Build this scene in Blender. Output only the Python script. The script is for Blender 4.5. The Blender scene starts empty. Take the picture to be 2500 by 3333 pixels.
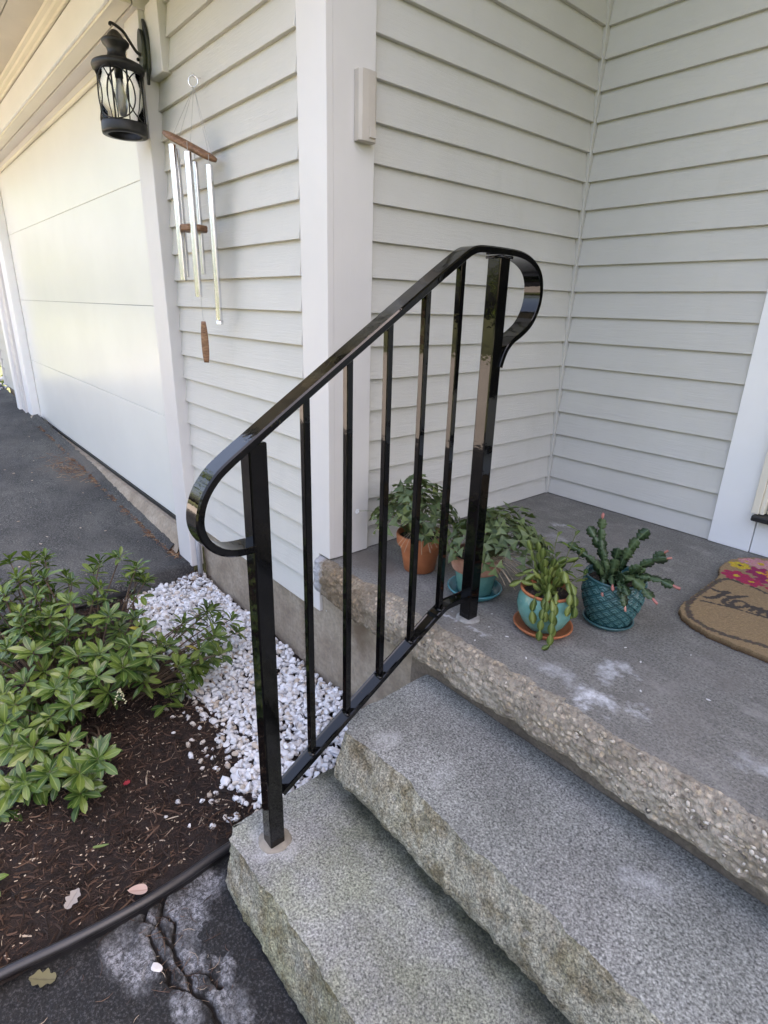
import bpy, bmesh, math, random
from mathutils import Vector, Matrix, Quaternion, noise as mnoise

random.seed(11)
SC = bpy.context.scene
COL = SC.collection
PI = math.pi

# ------------------------------------------------------------------ camera
cam_d = bpy.data.cameras.new("camera")
cam = bpy.data.objects.new("camera", cam_d)
COL.objects.link(cam)
cam.location = (1.41336, -0.98448, 0.8)
cam.rotation_euler = (1.22318816, -0.02618696, 0.8691186)
cam_d.sensor_fit = 'VERTICAL'
cam_d.sensor_height = 36.0
cam_d.lens = 19.863
cam_d.clip_start = 0.05
cam_d.clip_end = 400
SC.camera = cam

# ------------------------------------------------------------------ world, sun, exposure
SUN_EL, SUN_AZ = math.radians(50), math.radians(38)   # azimuth measured from +y towards +x
world = bpy.data.worlds.new("World")
SC.world = world
world.use_nodes = True
wn = world.node_tree
for n in list(wn.nodes):
    wn.nodes.remove(n)
sky = wn.nodes.new("ShaderNodeTexSky")
sky.sky_type = 'NISHITA'
sky.sun_disc = False
sky.sun_elevation = SUN_EL
sky.sun_rotation = SUN_AZ
sky.air_density = 1.0
sky.dust_density = 7.0
sky.ozone_density = 0.6
bg = wn.nodes.new("ShaderNodeBackground")
bg.inputs[1].default_value = 0.15
wo = wn.nodes.new("ShaderNodeOutputWorld")
wn.links.new(sky.outputs[0], bg.inputs[0])
wn.links.new(bg.outputs[0], wo.inputs[0])

sun_d = bpy.data.lights.new("sun", 'SUN')
sun_d.energy = 3.9
sun_d.angle = math.radians(0.6)
sun_d.color = (1.0, 0.93, 0.82)
sun = bpy.data.objects.new("sun", sun_d)
COL.objects.link(sun)
sdir = Vector((math.sin(SUN_AZ) * math.cos(SUN_EL), math.cos(SUN_AZ) * math.cos(SUN_EL), math.sin(SUN_EL)))
sun.rotation_euler = sdir.to_track_quat('Z', 'Y').to_euler()
sun.location = (0, 0, 12)

SC.view_settings.view_transform = 'Standard'
SC.view_settings.look = 'None'
SC.view_settings.gamma = 1.0
SC.view_settings.use_curve_mapping = False
SC.view_settings.exposure = 2.83
SC.view_settings.use_white_balance = True
SC.view_settings.white_balance_temperature = 7250
SC.view_settings.white_balance_tint = 17
SC.render.engine = 'CYCLES'
SC.cycles.use_denoising = True
SC.cycles.max_bounces = 8
SC.cycles.diffuse_bounces = 4
SC.cycles.glossy_bounces = 4
SC.cycles.transmission_bounces = 6
SC.cycles.caustics_reflective = False
SC.cycles.caustics_refractive = False

# ------------------------------------------------------------------ node helpers
class N:
    def __init__(self, name):
        self.m = bpy.data.materials.new(name)
        self.m.use_nodes = True
        self.t = self.m.node_tree
        self.b = self.t.nodes["Principled BSDF"]
        self._pos = None
    def new(self, kind):
        return self.t.nodes.new(kind)
    def link(self, a, b):
        self.t.links.new(a, b)
    def sset(self, sock, v):
        if hasattr(v, "is_output"):
            self.link(v, sock)
        else:
            sock.default_value = v
    @property
    def pos(self):
        if self._pos is None:
            self._pos = self.new("ShaderNodeNewGeometry").outputs["Position"]
        return self._pos
    def obj(self):
        return self.new("ShaderNodeTexCoord").outputs["Object"]
    def scale(self, vec, s):
        n = self.new("ShaderNodeVectorMath"); n.operation = 'MULTIPLY'
        self.link(vec, n.inputs[0]); n.inputs[1].default_value = s
        return n.outputs[0]
    def noise(self, scale, detail=4, rough=0.55, vec=None, dist=0.0, color=False):
        n = self.new("ShaderNodeTexNoise")
        n.inputs["Scale"].default_value = scale
        n.inputs["Detail"].default_value = detail
        n.inputs["Roughness"].default_value = rough
        n.inputs["Distortion"].default_value = dist
        self.link(vec if vec is not None else self.pos, n.inputs["Vector"])
        return n.outputs["Color" if color else "Fac"]
    def voro(self, scale, feature='F1', out="Distance", vec=None, rnd=1.0):
        n = self.new("ShaderNodeTexVoronoi")
        n.feature = feature
        n.inputs["Scale"].default_value = scale
        n.inputs["Randomness"].default_value = rnd
        self.link(vec if vec is not None else self.pos, n.inputs["Vector"])
        return n.outputs[out]
    def ramp(self, fac, stops, interp='LINEAR'):
        n = self.new("ShaderNodeValToRGB")
        r = n.color_ramp; r.interpolation = interp
        while len(r.elements) < len(stops):
            r.elements.new(0.5)
        for e, (p, c) in zip(r.elements, stops):
            e.position = p
            e.color = (c, c, c, 1) if isinstance(c, (int, float)) else (*c, 1)
        self.link(fac, n.inputs[0])
        return n.outputs["Color"]
    def mix(self, fac, a, b, mode='MIX'):
        n = self.new("ShaderNodeMix"); n.data_type = 'RGBA'; n.blend_type = mode
        self.sset(n.inputs[0], fac)
        for i, v in ((6, a), (7, b)):
            if isinstance(v, tuple) and len(v) == 3: v = (*v, 1)
            self.sset(n.inputs[i], v)
        return n.outputs[2]
    def math(self, op, a, b=0.0, clamp=False):
        n = self.new("ShaderNodeMath"); n.operation = op; n.use_clamp = clamp
        self.sset(n.inputs[0], a); self.sset(n.inputs[1], b)
        return n.outputs[0]
    def sep(self, vec):
        n = self.new("ShaderNodeSeparateXYZ"); self.link(vec, n.inputs[0]); return n.outputs
    def attr(self, name, out="Color"):
        n = self.new("ShaderNodeAttribute"); n.attribute_name = name; return n.outputs[out]
    def rand(self):
        return self.new("ShaderNodeObjectInfo").outputs["Random"]
    def blob(self, c, r, soft=0.5, warp=0.05, wscale=14.0, vec=None):
        """1 inside an uneven patch around c with radii r, 0 outside"""
        v = vec if vec is not None else self.pos
        n1 = self.noise(wscale, 4, 0.6, v, color=True)
        s = self.new("ShaderNodeVectorMath"); s.operation = 'SUBTRACT'
        self.link(n1, s.inputs[0]); s.inputs[1].default_value = (.5, .5, .5)
        k = self.scale(s.outputs[0], (warp * 3,) * 3)
        a = self.new("ShaderNodeVectorMath"); a.operation = 'ADD'
        self.link(v, a.inputs[0]); self.link(k, a.inputs[1])
        d = self.new("ShaderNodeVectorMath"); d.operation = 'SUBTRACT'
        self.link(a.outputs[0], d.inputs[0]); d.inputs[1].default_value = c
        d2 = self.scale(d.outputs[0], (1 / r[0], 1 / r[1], 1 / r[2]))
        l = self.new("ShaderNodeVectorMath"); l.operation = 'LENGTH'
        self.link(d2, l.inputs[0])
        return self.ramp(l.outputs["Value"], [(max(0, 1 - soft) * .5, 1.0), (.5 + soft * .5, 0.0)])
    def bump(self, h, strength=0.3, dist=0.01, prev=None):
        n = self.new("ShaderNodeBump")
        self.sset(n.inputs["Strength"], strength)
        n.inputs["Distance"].default_value = dist
        self.link(h, n.inputs["Height"])
        if prev is not None: self.link(prev, n.inputs["Normal"])
        return n.outputs[0]
    def done(self, color=None, rough=None, normal=None, metal=None, spec=None, coat=None):
        if color is not None:
            self.sset(self.b.inputs["Base Color"], (*color, 1) if isinstance(color, tuple) and len(color) == 3 else color)
        if rough is not None: self.sset(self.b.inputs["Roughness"], rough)
        if normal is not None and normal != 'x': self.link(normal, self.b.inputs["Normal"])
        if metal is not None: self.sset(self.b.inputs["Metallic"], metal)
        if spec is not None: self.sset(self.b.inputs["Specular IOR Level"], spec)
        if coat is not None: self.sset(self.b.inputs["Coat Weight"], coat)
        return self.m

def var(n, c, amt=0.12, scale=6, detail=4, dark=None):
    f = n.noise(scale, detail)
    lo = tuple(x * (1 - amt) for x in c) if dark is None else dark
    hi = tuple(min(1, x * (1 + amt)) for x in c)
    return n.ramp(f, [(.3, lo), (.7, hi)])

M = {}
def build_materials():
    # painted clapboard: pale grey, embossed wood grain along the board
    n = N("clapboard_paint")
    c = var(n, (.565, .55, .515), .05, 2.2)
    c = n.mix(n.ramp(n.noise(9, 6, .7, n.scale(n.pos, (1, 1, .25))), [(.58, 0.0), (.8, .22)]), c, (.40, .39, .34))
    c = n.mix(n.math('MULTIPLY', n.math('SUBTRACT', n.rand(), .5), .22), c, (.64, .63, .60))
    g = n.noise(30, 6, .7, n.scale(n.pos, (.30, .30, 5)), .6)
    f = n.noise(160, 3, .6)
    M['clap'] = n.done(c, .52, n.bump(f, .05, .002, n.bump(g, .38, .005)))
    # white trim paint, faintly warm
    n = N("trim_paint")
    c = var(n, (.67, .645, .63), .04, 3)
    c = n.mix(n.ramp(n.noise(30, 5, .7), [(.66, 0.0), (.8, .3)]), c, (.55, .50, .44))
    g = n.noise(22, 4, .6, n.scale(n.pos, (4, 4, .35)))
    M['trim'] = n.done(c, .45, n.bump(g, .12, .003))
    n = N("bright_trim_paint")
    c = var(n, (.86, .86, .86), .03, 3)
    M['trim2'] = n.done(c, .4, n.bump(n.noise(60, 3), .05, .002))
    n = N("cream_paint")
    c = var(n, (.80, .74, .62), .04, 2)
    M['cream'] = n.done(c, .42, n.bump(n.noise(40, 3), .06, .002))
    # garage door: semi-gloss, wood grain emboss
    n = N("garage_door_paint")
    c = var(n, (.79, .785, .74), .03, 1.2)
    c = n.mix(n.ramp(n.noise(3, 5, .6), [(.45, 0.0), (.8, .22)]), c, (.70, .68, .63))
    g = n.noise(40, 4, .6, n.scale(n.pos, (.25, 1, 2.5)), .4)
    M['garage'] = n.done(c, .27, n.bump(g, .05, .002))
    # gloss black rail paint with brushed-on unevenness
    n = N("gloss_black_paint")
    b1 = n.noise(35, 3, .5)
    b2 = n.noise(150, 2, .5, n.scale(n.pos, (1, 1, .3)))
    M['rail'] = n.done((.0025, .0025, .0028), .035, n.bump(b2, .05, .0012, n.bump(b1, .10, .003)), spec=.42)
    n = N("black_lantern_metal")
    c = var(n, (.018, .017, .017), .5, 25)
    M['lantern'] = n.done(c, .42, n.bump(n.noise(90, 3), .15, .001), metal=.0, spec=.4)
    n = N("lantern_plate_metal")
    c = n.mix(n.blob((-1.12, -.06, 1.64), (.12, .1, .12), .6, .02, 30), (.018, .019, .022), (.075, .085, .05))
    M['plate'] = n.done(c, .45)
    n = N("clear_glass")
    M['glass'] = n.done((.97, .98, .97), .02)
    n.b.inputs["Transmission Weight"].default_value = 1.0
    n.b.inputs["IOR"].default_value = 1.15
    n = N("bulb_glass")
    M['bulb'] = n.done((.92, .92, .92), .3)
    n.b.inputs["Transmission Weight"].default_value = .6
    n = N("chime_aluminium")
    c = var(n, (.76, .76, .79), .08, 30)
    M['alu'] = n.done(c, .24, None, metal=1.0)
    n = N("chime_wood")
    g = n.noise(50, 5, .6, n.scale(n.pos, (1, 1, 4)), .8)
    c = n.ramp(g, [(.3, (.10, .045, .022)), (.55, (.22, .11, .055)), (.75, (.36, .21, .12))])
    M['wood'] = n.done(c, .55, n.bump(g, .15, .001))
    n = N("cord_fibre")
    M['cord'] = n.done((.45, .44, .42), .8)
    n = N("beige_plastic")
    M['beige'] = n.done(var(n, (.52, .47, .42), .05, 12), .45)
    n = N("grey_conduit")
    M['conduit'] = n.done(var(n, (.42, .43, .46), .1, 20), .5)
    # cast concrete of the foundation
    n = N("foundation_concrete")
    c = n.ramp(n.noise(7, 6, .65), [(.28, (.21, .16, .115)), (.5, (.35, .285, .215)), (.75, (.45, .385, .31))])
    c = n.mix(n.ramp(n.noise(70, 4, .6), [(.35, .55), (.62, 0.0)]), c, (.19, .16, .13))
    c = n.mix(n.ramp(n.voro(30), [(.03, .85), (.07, 0.0)]), c, (.10, .085, .07))
    c = n.mix(n.blob((.16, -.02, -.2), (.10, .2, .14), .6, .06, 9), c, (.15, .105, .07))
    h = n.noise(45, 6, .7)
    M['found'] = n.done(c, .9, n.bump(n.voro(30), .15, .004, n.bump(h, .5, .006)))
    # smooth trowelled porch concrete with powdery white stains
    n = N("porch_concrete")
    c = n.ramp(n.noise(5, 6, .65), [(.25, (.15, .143, .128)), (.5, (.205, .197, .177)), (.75, (.28, .27, .244))])
    c = n.mix(n.ramp(n.noise(150, 5, .75), [(.40, .85), (.56, 0.0)]), c, (.075, .072, .07))
    c = n.mix(n.ramp(n.noise(170, 4, .75), [(.54, 0.0), (.66, .6)]), c, (.36, .35, .34))
    c = n.mix(n.ramp(n.noise(13, 6, .75), [(.50, 0.0), (.68, .6)]), c, (.105, .097, .09))
    c = n.mix(n.ramp(n.noise(7, 6, .75, n.scale(n.pos, (1, 1.6, 1))), [(.52, 0.0), (.68, .5)]), c, (.33, .315, .295))
    c = n.mix(n.ramp(n.noise(3.2, 5, .6), [(.5, 0.0), (.66, .55)]), c, (.195, .175, .16))
    c = n.mix(n.ramp(n.noise(90, 2, .5, n.scale(n.pos, (.12, 1, 1))), [(.58, 0.0), (.7, .35)]), c, (.14, .13, .125))
    damp = n.blob((.10, .12, 0), (.22, .14, .3), .25, .035, 11)
    c = n.mix(n.math('MULTIPLY', damp, .75), c, (.115, .098, .082))
    c = n.mix(n.math('MULTIPLY', n.blob((.33, .06, 0), (.06, .03, .2), .3, .03, 16), .6), c, (.13, .115, .10))
    patchy = n.ramp(n.noise(60, 7, .8), [(.42, 0.0), (.58, 1.0)])
    for cc, rr, k in (((.93, .055, 0), (.075, .05, .3), 1.0), ((.912, .185, 0), (.045, .075, .3), .7), ((1.02, .085, 0), (.055, .025, .3), .5),
                      ((.83, .075, 0), (.09, .06, .3), .45), ((.49, .055, 0), (.035, .022, .2), .95), ((.60, .06, 0), (.05, .02, .2), .5),
                      ((1.26, .12, 0), (.10, .05, .3), .45), ((1.38, .02, 0), (.1, .04, .3), .35), ((.35, .80, 0), (.10, .05, .3), .35), ((.28, .93, 0), (.07, .025, .3), .5)):
        bl = n.math('MULTIPLY', n.blob(cc, rr, .55, .05, 22), n.math('ADD', n.math('MULTIPLY', patchy, .6), .4))
        c = n.mix(n.math('MULTIPLY', bl, k), c, (.60, .61, .64))
    h = n.noise(120, 4, .65)
    h2 = n.noise(80, 2, .5, n.scale(n.pos, (.1, 1, 1)))
    M['porch'] = n.done(c, .82, n.bump(h2, .18, .002, n.bump(h, .3, .002)))
    # broken slab edge: exposed aggregate
    n = N("spalled_concrete")
    c = n.ramp(n.noise(9, 6, .65), [(.25, (.145, .12, .092)), (.5, (.27, .235, .188)), (.75, (.43, .39, .33))])
    vc = n.voro(75, out="Color")
    agg = n.ramp(n.sep(vc)[0], [(.0, (.09, .075, .065)), (.25, (.30, .235, .17)), (.5, (.46, .365, .25)), (.75, (.60, .52, .42)), (1, (.36, .285, .22))])
    c = n.mix(n.math('MULTIPLY', n.ramp(n.voro(75), [(.28, 1.0), (.5, 0.0)]), n.ramp(n.noise(11, 4), [(.36, .1), (.58, .95)])), c, agg)
    c = n.mix(n.ramp(n.noise(120, 3, .6), [(.34, .7), (.55, 0.0)]), c, (.15, .125, .10))
    c = n.mix(n.math('MULTIPLY', n.blob((.10, -.03, -.07), (.34, .25, .22), .5, .05, 12), .85), c, n.mix(1.0, c, (.55, .45, .34), 'MULTIPLY'))
    c = n.mix(n.math('MULTIPLY', n.blob((-.045, -.02, -.06), (.055, .2, .16), .3, .02, 22), .9), c, (.36, .37, .40))
    lft = n.ramp(n.math('ADD', n.sep(n.pos)[0], n.math('MULTIPLY', n.noise(9, 4), .5)), [(.62, .12), (1.0, .6)])
    M['spall'] = n.done(c, .92, n.bump(n.voro(75), lft, .006, n.bump(n.noise(90, 5, .7), .6, .004)))
    # granite
    def granite(name, tint, moss):
        n = N(name)
        c = n.ramp(n.noise(210, 3, .75), [(.37, (.06, .061, .06)), (.455, (.165, .167, .162)), (.53, (.25, .252, .245)), (.61, (.375, .377, .367)), (.72, (.56, .555, .54))])
        c = n.mix(.34, c, n.ramp(n.sep(n.voro(300, out="Color"))[0], [(0, (.03, .03, .03)), (.22, (.14, .142, .138)), (.7, (.28, .282, .272)), (1, (.60, .59, .57))], 'CONSTANT'))
        nz = n.sep(n.new("ShaderNodeNewGeometry").outputs["Normal"])[2]
        rough_face = n.ramp(nz, [(.62, 1.0), (.985, 0.0)])
        c = n.mix(1.0, c, n.ramp(n.noise(3.2, 6, .65), [(.32, (.78, .775, .755)), (.5, (1.12, 1.115, 1.09)), (.68, (1.45, 1.45, 1.43))]), 'MULTIPLY')
        c = n.mix(n.ramp(n.noise(5, 5, .65), [(.42, 0.0), (.62, 1.0)]), c, n.mix(1.0, c, tint, 'MULTIPLY'))
        face = n.mix(1.0, c, (1.55, 1.44, 1.22), 'MULTIPLY')
        face = n.mix(n.ramp(n.noise(18, 6, .7), [(.46, 0.0), (.60, .8)]), face, n.mix(1.0, face, (.50, .42, .29), 'MULTIPLY'))
        face = n.mix(n.ramp(n.noise(8, 6, .7), [(.54, 0.0), (.66, moss)]), face, n.mix(1.0, face, (.50, .46, .27), 'MULTIPLY'))
        c = n.mix(n.math('MULTIPLY', rough_face, .95), c, face)
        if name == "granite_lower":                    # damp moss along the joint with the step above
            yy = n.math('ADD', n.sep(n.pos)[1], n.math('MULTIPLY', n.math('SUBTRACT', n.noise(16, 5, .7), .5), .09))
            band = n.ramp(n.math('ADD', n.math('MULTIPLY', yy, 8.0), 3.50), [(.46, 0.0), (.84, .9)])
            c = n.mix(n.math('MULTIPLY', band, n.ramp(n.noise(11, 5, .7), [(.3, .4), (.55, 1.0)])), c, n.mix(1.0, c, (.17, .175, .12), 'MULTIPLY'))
        for cc, rr, k in (((.533, -.53, -.366), (.085, .07, .08), .6), ((.60, -.25, -.18), (.05, .06, .08), .45), ((.77, -.22, -.18), (.05, .04, .08), .3), ((1.16, -.12, -.18), (.05, .05, .08), .45)):
            c = n.mix(n.math('MULTIPLY', n.math('MULTIPLY', n.blob(cc, rr, .7, .045, 20), n.ramp(n.noise(70, 6, .75), [(.36, .25), (.6, 1.0)])), k), c, (.60, .605, .62))
        h = n.noise(190, 5, .7)
        M[name] = n.done(c, .78, n.bump(h, .6, .004, n.bump(n.noise(55, 6, .7), n.math('ADD', n.math('MULTIPLY', rough_face, .9), .12), .012)))
    granite("granite_upper", (.90, .92, .90), .6)
    granite("granite_lower", (.90, .93, .76), .7)
    n = N("stained_shaded_concrete")  # brown stain, with the shade under the slab lip mixed into the colour
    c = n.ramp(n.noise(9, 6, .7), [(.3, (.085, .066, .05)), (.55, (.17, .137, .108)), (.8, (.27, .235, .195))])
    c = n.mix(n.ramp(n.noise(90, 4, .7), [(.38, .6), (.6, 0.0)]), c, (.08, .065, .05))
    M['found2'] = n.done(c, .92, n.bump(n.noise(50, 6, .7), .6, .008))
    n = N("grout")
    M['grout'] = n.done(var(n, (.24, .215, .18), .25, 40), .85, n.bump(n.noise(80, 4), .3, .002))
    n = N("grey_grout")
    M['grout2'] = n.done(var(n, (.25, .245, .235), .3, 50), .85, n.bump(n.noise(80, 4), .3, .002))
    # asphalt
    n = N("driveway_asphalt")
    c = n.ramp(n.noise(130, 5, .8), [(.38, (.012, .012, .012)), (.52, (.062, .061, .059)), (.66, (.22, .215, .205))])
    c = n.mix(n.ramp(n.noise(3, 5, .65, n.scale(n.pos, (1, 2.2, 1))), [(.42, 0.0), (.66, .5)]), c, (.125, .12, .11))
    c = n.mix(1.0, c, n.ramp(n.noise(1.3, 5, .6), [(.35, (.50, .50, .52)), (.6, (1.05, 1.05, 1.02))]), 'MULTIPLY')
    c = n.mix(n.blob((-3.0, -.1, -.35), (.7, .25, .4), .8, .2, 3), c, (.11, .098, .085))
    M['drive'] = n.done(c, .88, n.bump(n.noise(160, 4, .7), .7, .006))
    n = N("walkway_asphalt")
    c = n.ramp(n.noise(170, 4, .75), [(.36, (.0025, .0025, .003)), (.52, (.009, .009, .0095)), (.66, (.06, .06, .062))])
    lich = n.ramp(n.noise(95, 7, .85), [(.49, 0.0), (.54, 1.0)])
    lich2 = n.ramp(n.noise(11, 5, .65), [(.40, 0.0), (.56, 1.0)])
    zone = None
    for cc, rr in (((.40, -.655, -.53), (.05, .05, .2)), ((.425, -.83, -.53), (.085, .075, .2)), ((.44, -.72, -.53), (.095, .05, .2)), ((.53, -.755, -.53), (.075, .032, .2)), ((.60, -.70, -.53), (.055, .022, .2)), ((.49, -.845, -.53), (.06, .035, .2)), ((.68, -.72, -.53), (.07, .04, .2)), ((.62, -.79, -.53), (.05, .03, .2))):
        bl = n.blob(cc, tuple(q * 1.75 for q in rr), .25, .022, 26)
        zone = bl if zone is None else n.math('MAXIMUM', zone, bl)
    zone = n.math('MULTIPLY', zone, n.ramp(n.noise(26, 7, .75), [(.36, .15), (.52, 1.0)]))
    tar = n.blob((.535, -.690, -.53), (.095, .05, .3), .06, .018, 26)
    zone = n.math('MULTIPLY', zone, n.math('SUBTRACT', 1.0, tar))
    c = n.mix(n.math('MULTIPLY', zone, .85), c, n.ramp(n.noise(120, 5, .75), [(.38, (.035, .036, .039)), (.5, (.085, .088, .094)), (.64, (.19, .195, .205))]))
    c = n.mix(n.math('MULTIPLY', zone, n.math('MULTIPLY', n.math('MULTIPLY', lich, lich2), .6)), c, (.40, .41, .44))
    c = n.mix(n.ramp(n.sep(n.pos)[2], [(0, 0), (1, 0)]) if False else n.math('MULTIPLY', n.math('SUBTRACT', -.5415, n.sep(n.pos)[2]), 160.0, True), c, (.010, .008, .007))
    M['walk'] = n.done(c, .86, n.bump(n.noise(150, 4, .7), .7, .005))
    n = N("mulch_soil")
    c = n.ramp(n.noise(60, 6, .7), [(.3, (.008, .005, .004)), (.55, (.022, .012, .009)), (.75, (.06, .034, .025))])
    M['soil'] = n.done(c, .95, n.bump(n.noise(90, 6, .75), 1.0, .012))
    n = N("mulch_fibre")
    c = n.ramp(n.attr("tone", "Fac"), [(0, (.009, .006, .005)), (.4, (.038, .020, .013)), (.7, (.095, .052, .034)), (.88, (.18, .115, .08)), (1, (.48, .40, .31))])
    M['fibre'] = n.done(c, .9)
    n = N("rusty_needles")
    c = n.ramp(n.attr("tone", "Fac"), [(0, (.07, .03, .015)), (.6, (.24, .095, .035)), (1, (.42, .30, .18))])
    M['needle'] = n.done(c, .85)
    n = N("white_stone")
    f = n.math('ADD', n.math('MULTIPLY', n.rand(), .75), n.math('MULTIPLY', n.noise(40, 4), .3))
    c = n.ramp(f, [(.05, (.50, .44, .36)), (.18, (.58, .57, .57)), (.6, (.64, .65, .675)), (1, (.76, .77, .80))])
    M['stone'] = n.done(c, .6, n.bump(n.noise(70, 4), .3, .003))
    n = N("white_stone_mass")
    c = n.ramp(n.attr("tone", "Fac"), [(0, (.40, .33, .26)), (.12, (.56, .51, .46)), (.22, (.58, .57, .57)), (.6, (.64, .65, .675)), (1, (.76, .77, .80))])
    M['stones'] = n.done(c, .6, n.bump(n.noise(70, 4), .3, .003))
    n = N("garden_edging")
    M['edging'] = n.done(var(n, (.018, .017, .019), .3, 15), .38, n.bump(n.noise(60, 3), .12, .002))
    # leaves
    def leafmat(name, dark, mid, light, rib, gloss=.32, trans=.18):
        n = N(name)
        uv = n.new("ShaderNodeUVMap").outputs[0]
        u = n.sep(uv)[0]
        d = n.math('ABSOLUTE', n.math('SUBTRACT', u, .5))
        base = n.ramp(n.math('FRACT', n.math('ADD', n.rand(), n.attr("tone", "Fac"))), [(.0, dark), (.45, mid), (.97, light)])
        base = n.mix(n.ramp(n.noise(30, 3), [(.4, 0.0), (.75, .3)]), base, light)
        c = n.mix(n.ramp(d, [(.02, .75), (.09, 0.0)]), base, rib)
        M[name] = n.done(c, gloss, n.bump(n.ramp(d, [(0, 0.0), (.12, 1.0)]), .25, .002), spec=.45)
        n.b.inputs["Subsurface Weight"].default_value = 0.0
        tr = n.new("ShaderNodeBsdfTranslucent")
        n.link(n.mix(.5, c, (.20, .28, .03)), tr.inputs[0])
        mx = n.new("ShaderNodeMixShader"); mx.inputs[0].default_value = trans
        n.link(n.b.outputs[0], mx.inputs[1]); n.link(tr.outputs[0], mx.inputs[2])
        out = n.t.nodes["Material Output"]
        n.link(mx.outputs[0], out.inputs[0])
    leafmat('pieris', (.018, .050, .012), (.050, .106, .022), (.14, .195, .04), (.20, .26, .08), .24)
    leafmat('pieris_old', (.10, .11, .02), (.22, .19, .03), (.42, .33, .05), (.4, .36, .1))
    leafmat('clover', (.036, .064, .028), (.072, .115, .048), (.13, .18, .07), (.12, .16, .07), .45, .22)
    leafmat('clover_light', (.07, .10, .03), (.10, .14, .045), (.16, .20, .06), (.18, .22, .09), .5, .25)
    leafmat('cactus', (.020, .042, .020), (.040, .074, .034), (.078, .12, .052), (.09, .14, .07), .32, .10)
    leafmat('cactus_light', (.065, .105, .024), (.115, .165, .038), (.20, .245, .065), (.22, .26, .09), .35, .15)
    leafmat('bud', (.36, .13, .11), (.48, .18, .16), (.55, .28, .20), (.5, .2, .2), .5, .1)
    leafmat('petal', (.75, .75, .78), (.8, .8, .82), (.82, .82, .85), (.8, .8, .7), .6, .3)
    leafmat('deadleaf_pink', (.42, .29, .25), (.48, .34, .29), (.52, .38, .33), (.36, .23, .19), .7, .1)
    leafmat('deadleaf_grey', (.20, .18, .17), (.25, .22, .20), (.3, .27, .25), (.17, .15, .13), .7, .05)
    leafmat('deadleaf_olive', (.10, .095, .055), (.14, .13, .07), (.17, .16, .09), (.09, .08, .05), .7, .05)
    leafmat('redleaf', (.28, .025, .035), (.34, .03, .045), (.4, .04, .06), (.3, .03, .04), .6, .1)
    leafmat('treeleaf', (.035, .075, .015), (.08, .14, .025), (.20, .24, .04), (.1, .15, .03), .5, .3)
    n = N("green_stem")
    M['stem'] = n.done(var(n, (.10, .115, .04), .3, 30), .6)
    n = N("brown_stem")
    M['bark'] = n.done(var(n, (.085, .055, .035), .4, 30), .85)
    n = N("dry_straw")
    M['straw'] = n.done((.42, .33, .24), .8)
    n = N("flower_cluster")
    M['seed'] = n.done((.50, .48, .30), .7)
    # pots
    n = N("terracotta")
    c = n.ramp(n.noise(16, 5, .6), [(.3, (.30, .095, .038)), (.6, (.40, .135, .055)), (.8, (.47, .20, .10))])
    M['terra'] = n.done(c, .68, n.bump(n.noise(150, 3), .15, .001))
    n = N("faded_terracotta")
    c = n.ramp(n.noise(22, 6, .65), [(.3, (.27, .12, .08)), (.55, (.38, .20, .145)), (.78, (.48, .33, .27))])
    M['terra2'] = n.done(c, .75, n.bump(n.noise(150, 3), .15, .001))
    def glaze(name, a, b, rough):
        n = N(name)
        c = n.ramp(n.noise(26, 5, .6), [(.3, a), (.7, b)])
        c = n.mix(n.ramp(n.noise(120, 3, .6), [(.62, 0.0), (.75, .35)]), c, (.30, .34, .30))
        M[name] = n.done(c, rough, n.bump(n.noise(60, 2), .05, .001))
    glaze('teal_glaze', (.075, .215, .20), (.125, .30, .275), .22)
    glaze('aqua_glaze', (.085, .235, .215), (.15, .335, .30), .16)
    glaze('blue_saucer_glaze', (.035, .17, .20), (.06, .235, .265), .2)
    glaze('deep_teal_glaze', (.025, .085, .095), (.05, .13, .14), .3)
    n = N("relief_glaze")
    c = n.ramp(n.attr("ridge", "Fac"), [(.05, (.010, .040, .048)), (.35, (.028, .098, .108)), (.75, (.085, .20, .205))])
    c = n.mix(n.ramp(n.noise(30, 5, .6), [(.5, 0.0), (.75, .4)]), c, (.035, .10, .10))
    M['relief_glaze'] = n.done(c, .25)
    n = N("potting_soil")
    c = n.ramp(n.noise(220, 4, .7), [(.35, (.012, .009, .007)), (.58, (.05, .036, .028)), (.72, (.30, .25, .2))])
    M['potsoil'] = n.done(c, .95, n.bump(n.noise(150, 5, .7), 1, .006))
    n = N("coir_mat")
    c = n.attr("print")
    c = n.mix(n.ramp(n.noise(420, 3, .7), [(.35, .5), (.6, 0.0)]), c, n.mix(.6, c, (.06, .035, .015)))
    M['mat'] = n.done(c, .95, n.bump(n.noise(380, 4, .7), .8, .003))
    n = N("mat_edge_coir")
    M['matedge'] = n.done(var(n, (.12, .065, .028), .4, 200), .95)
    n = N("black_rubber")
    M['rubber'] = n.done((.012, .012, .013), .5)
    n = N("roof_shingle")
    M['shingle'] = n.done(var(n, (.09, .085, .08), .25, 12), .9)
    n = N("lawn_grass")
    c = n.ramp(n.noise(3, 6, .7), [(.3, (.05, .065, .02)), (.7, (.11, .12, .045))])
    M['lawn'] = n.done(c, .9, n.bump(n.noise(50, 5), .8, .03))
    n = N("bounce_paving")  # for the added surface that reflects sun back at the house
    M['bounce'] = n.done(var(n, (.33, .312, .292), .15, 2), .9)
    n = N("dark_door_glass")
    M['darkglass'] = n.done((.012, .013, .015), .04)
    n = N("soffit_paint")
    M['soffit'] = n.done(var(n, (.66, .60, .50), .08, 3), .6)

build_materials()

# ------------------------------------------------------------------ mesh helpers
def link(name, data, parent=None):
    o = bpy.data.objects.new(name, data)
    COL.objects.link(o)
    if parent is not None:
        o.parent = parent
    return o

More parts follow.
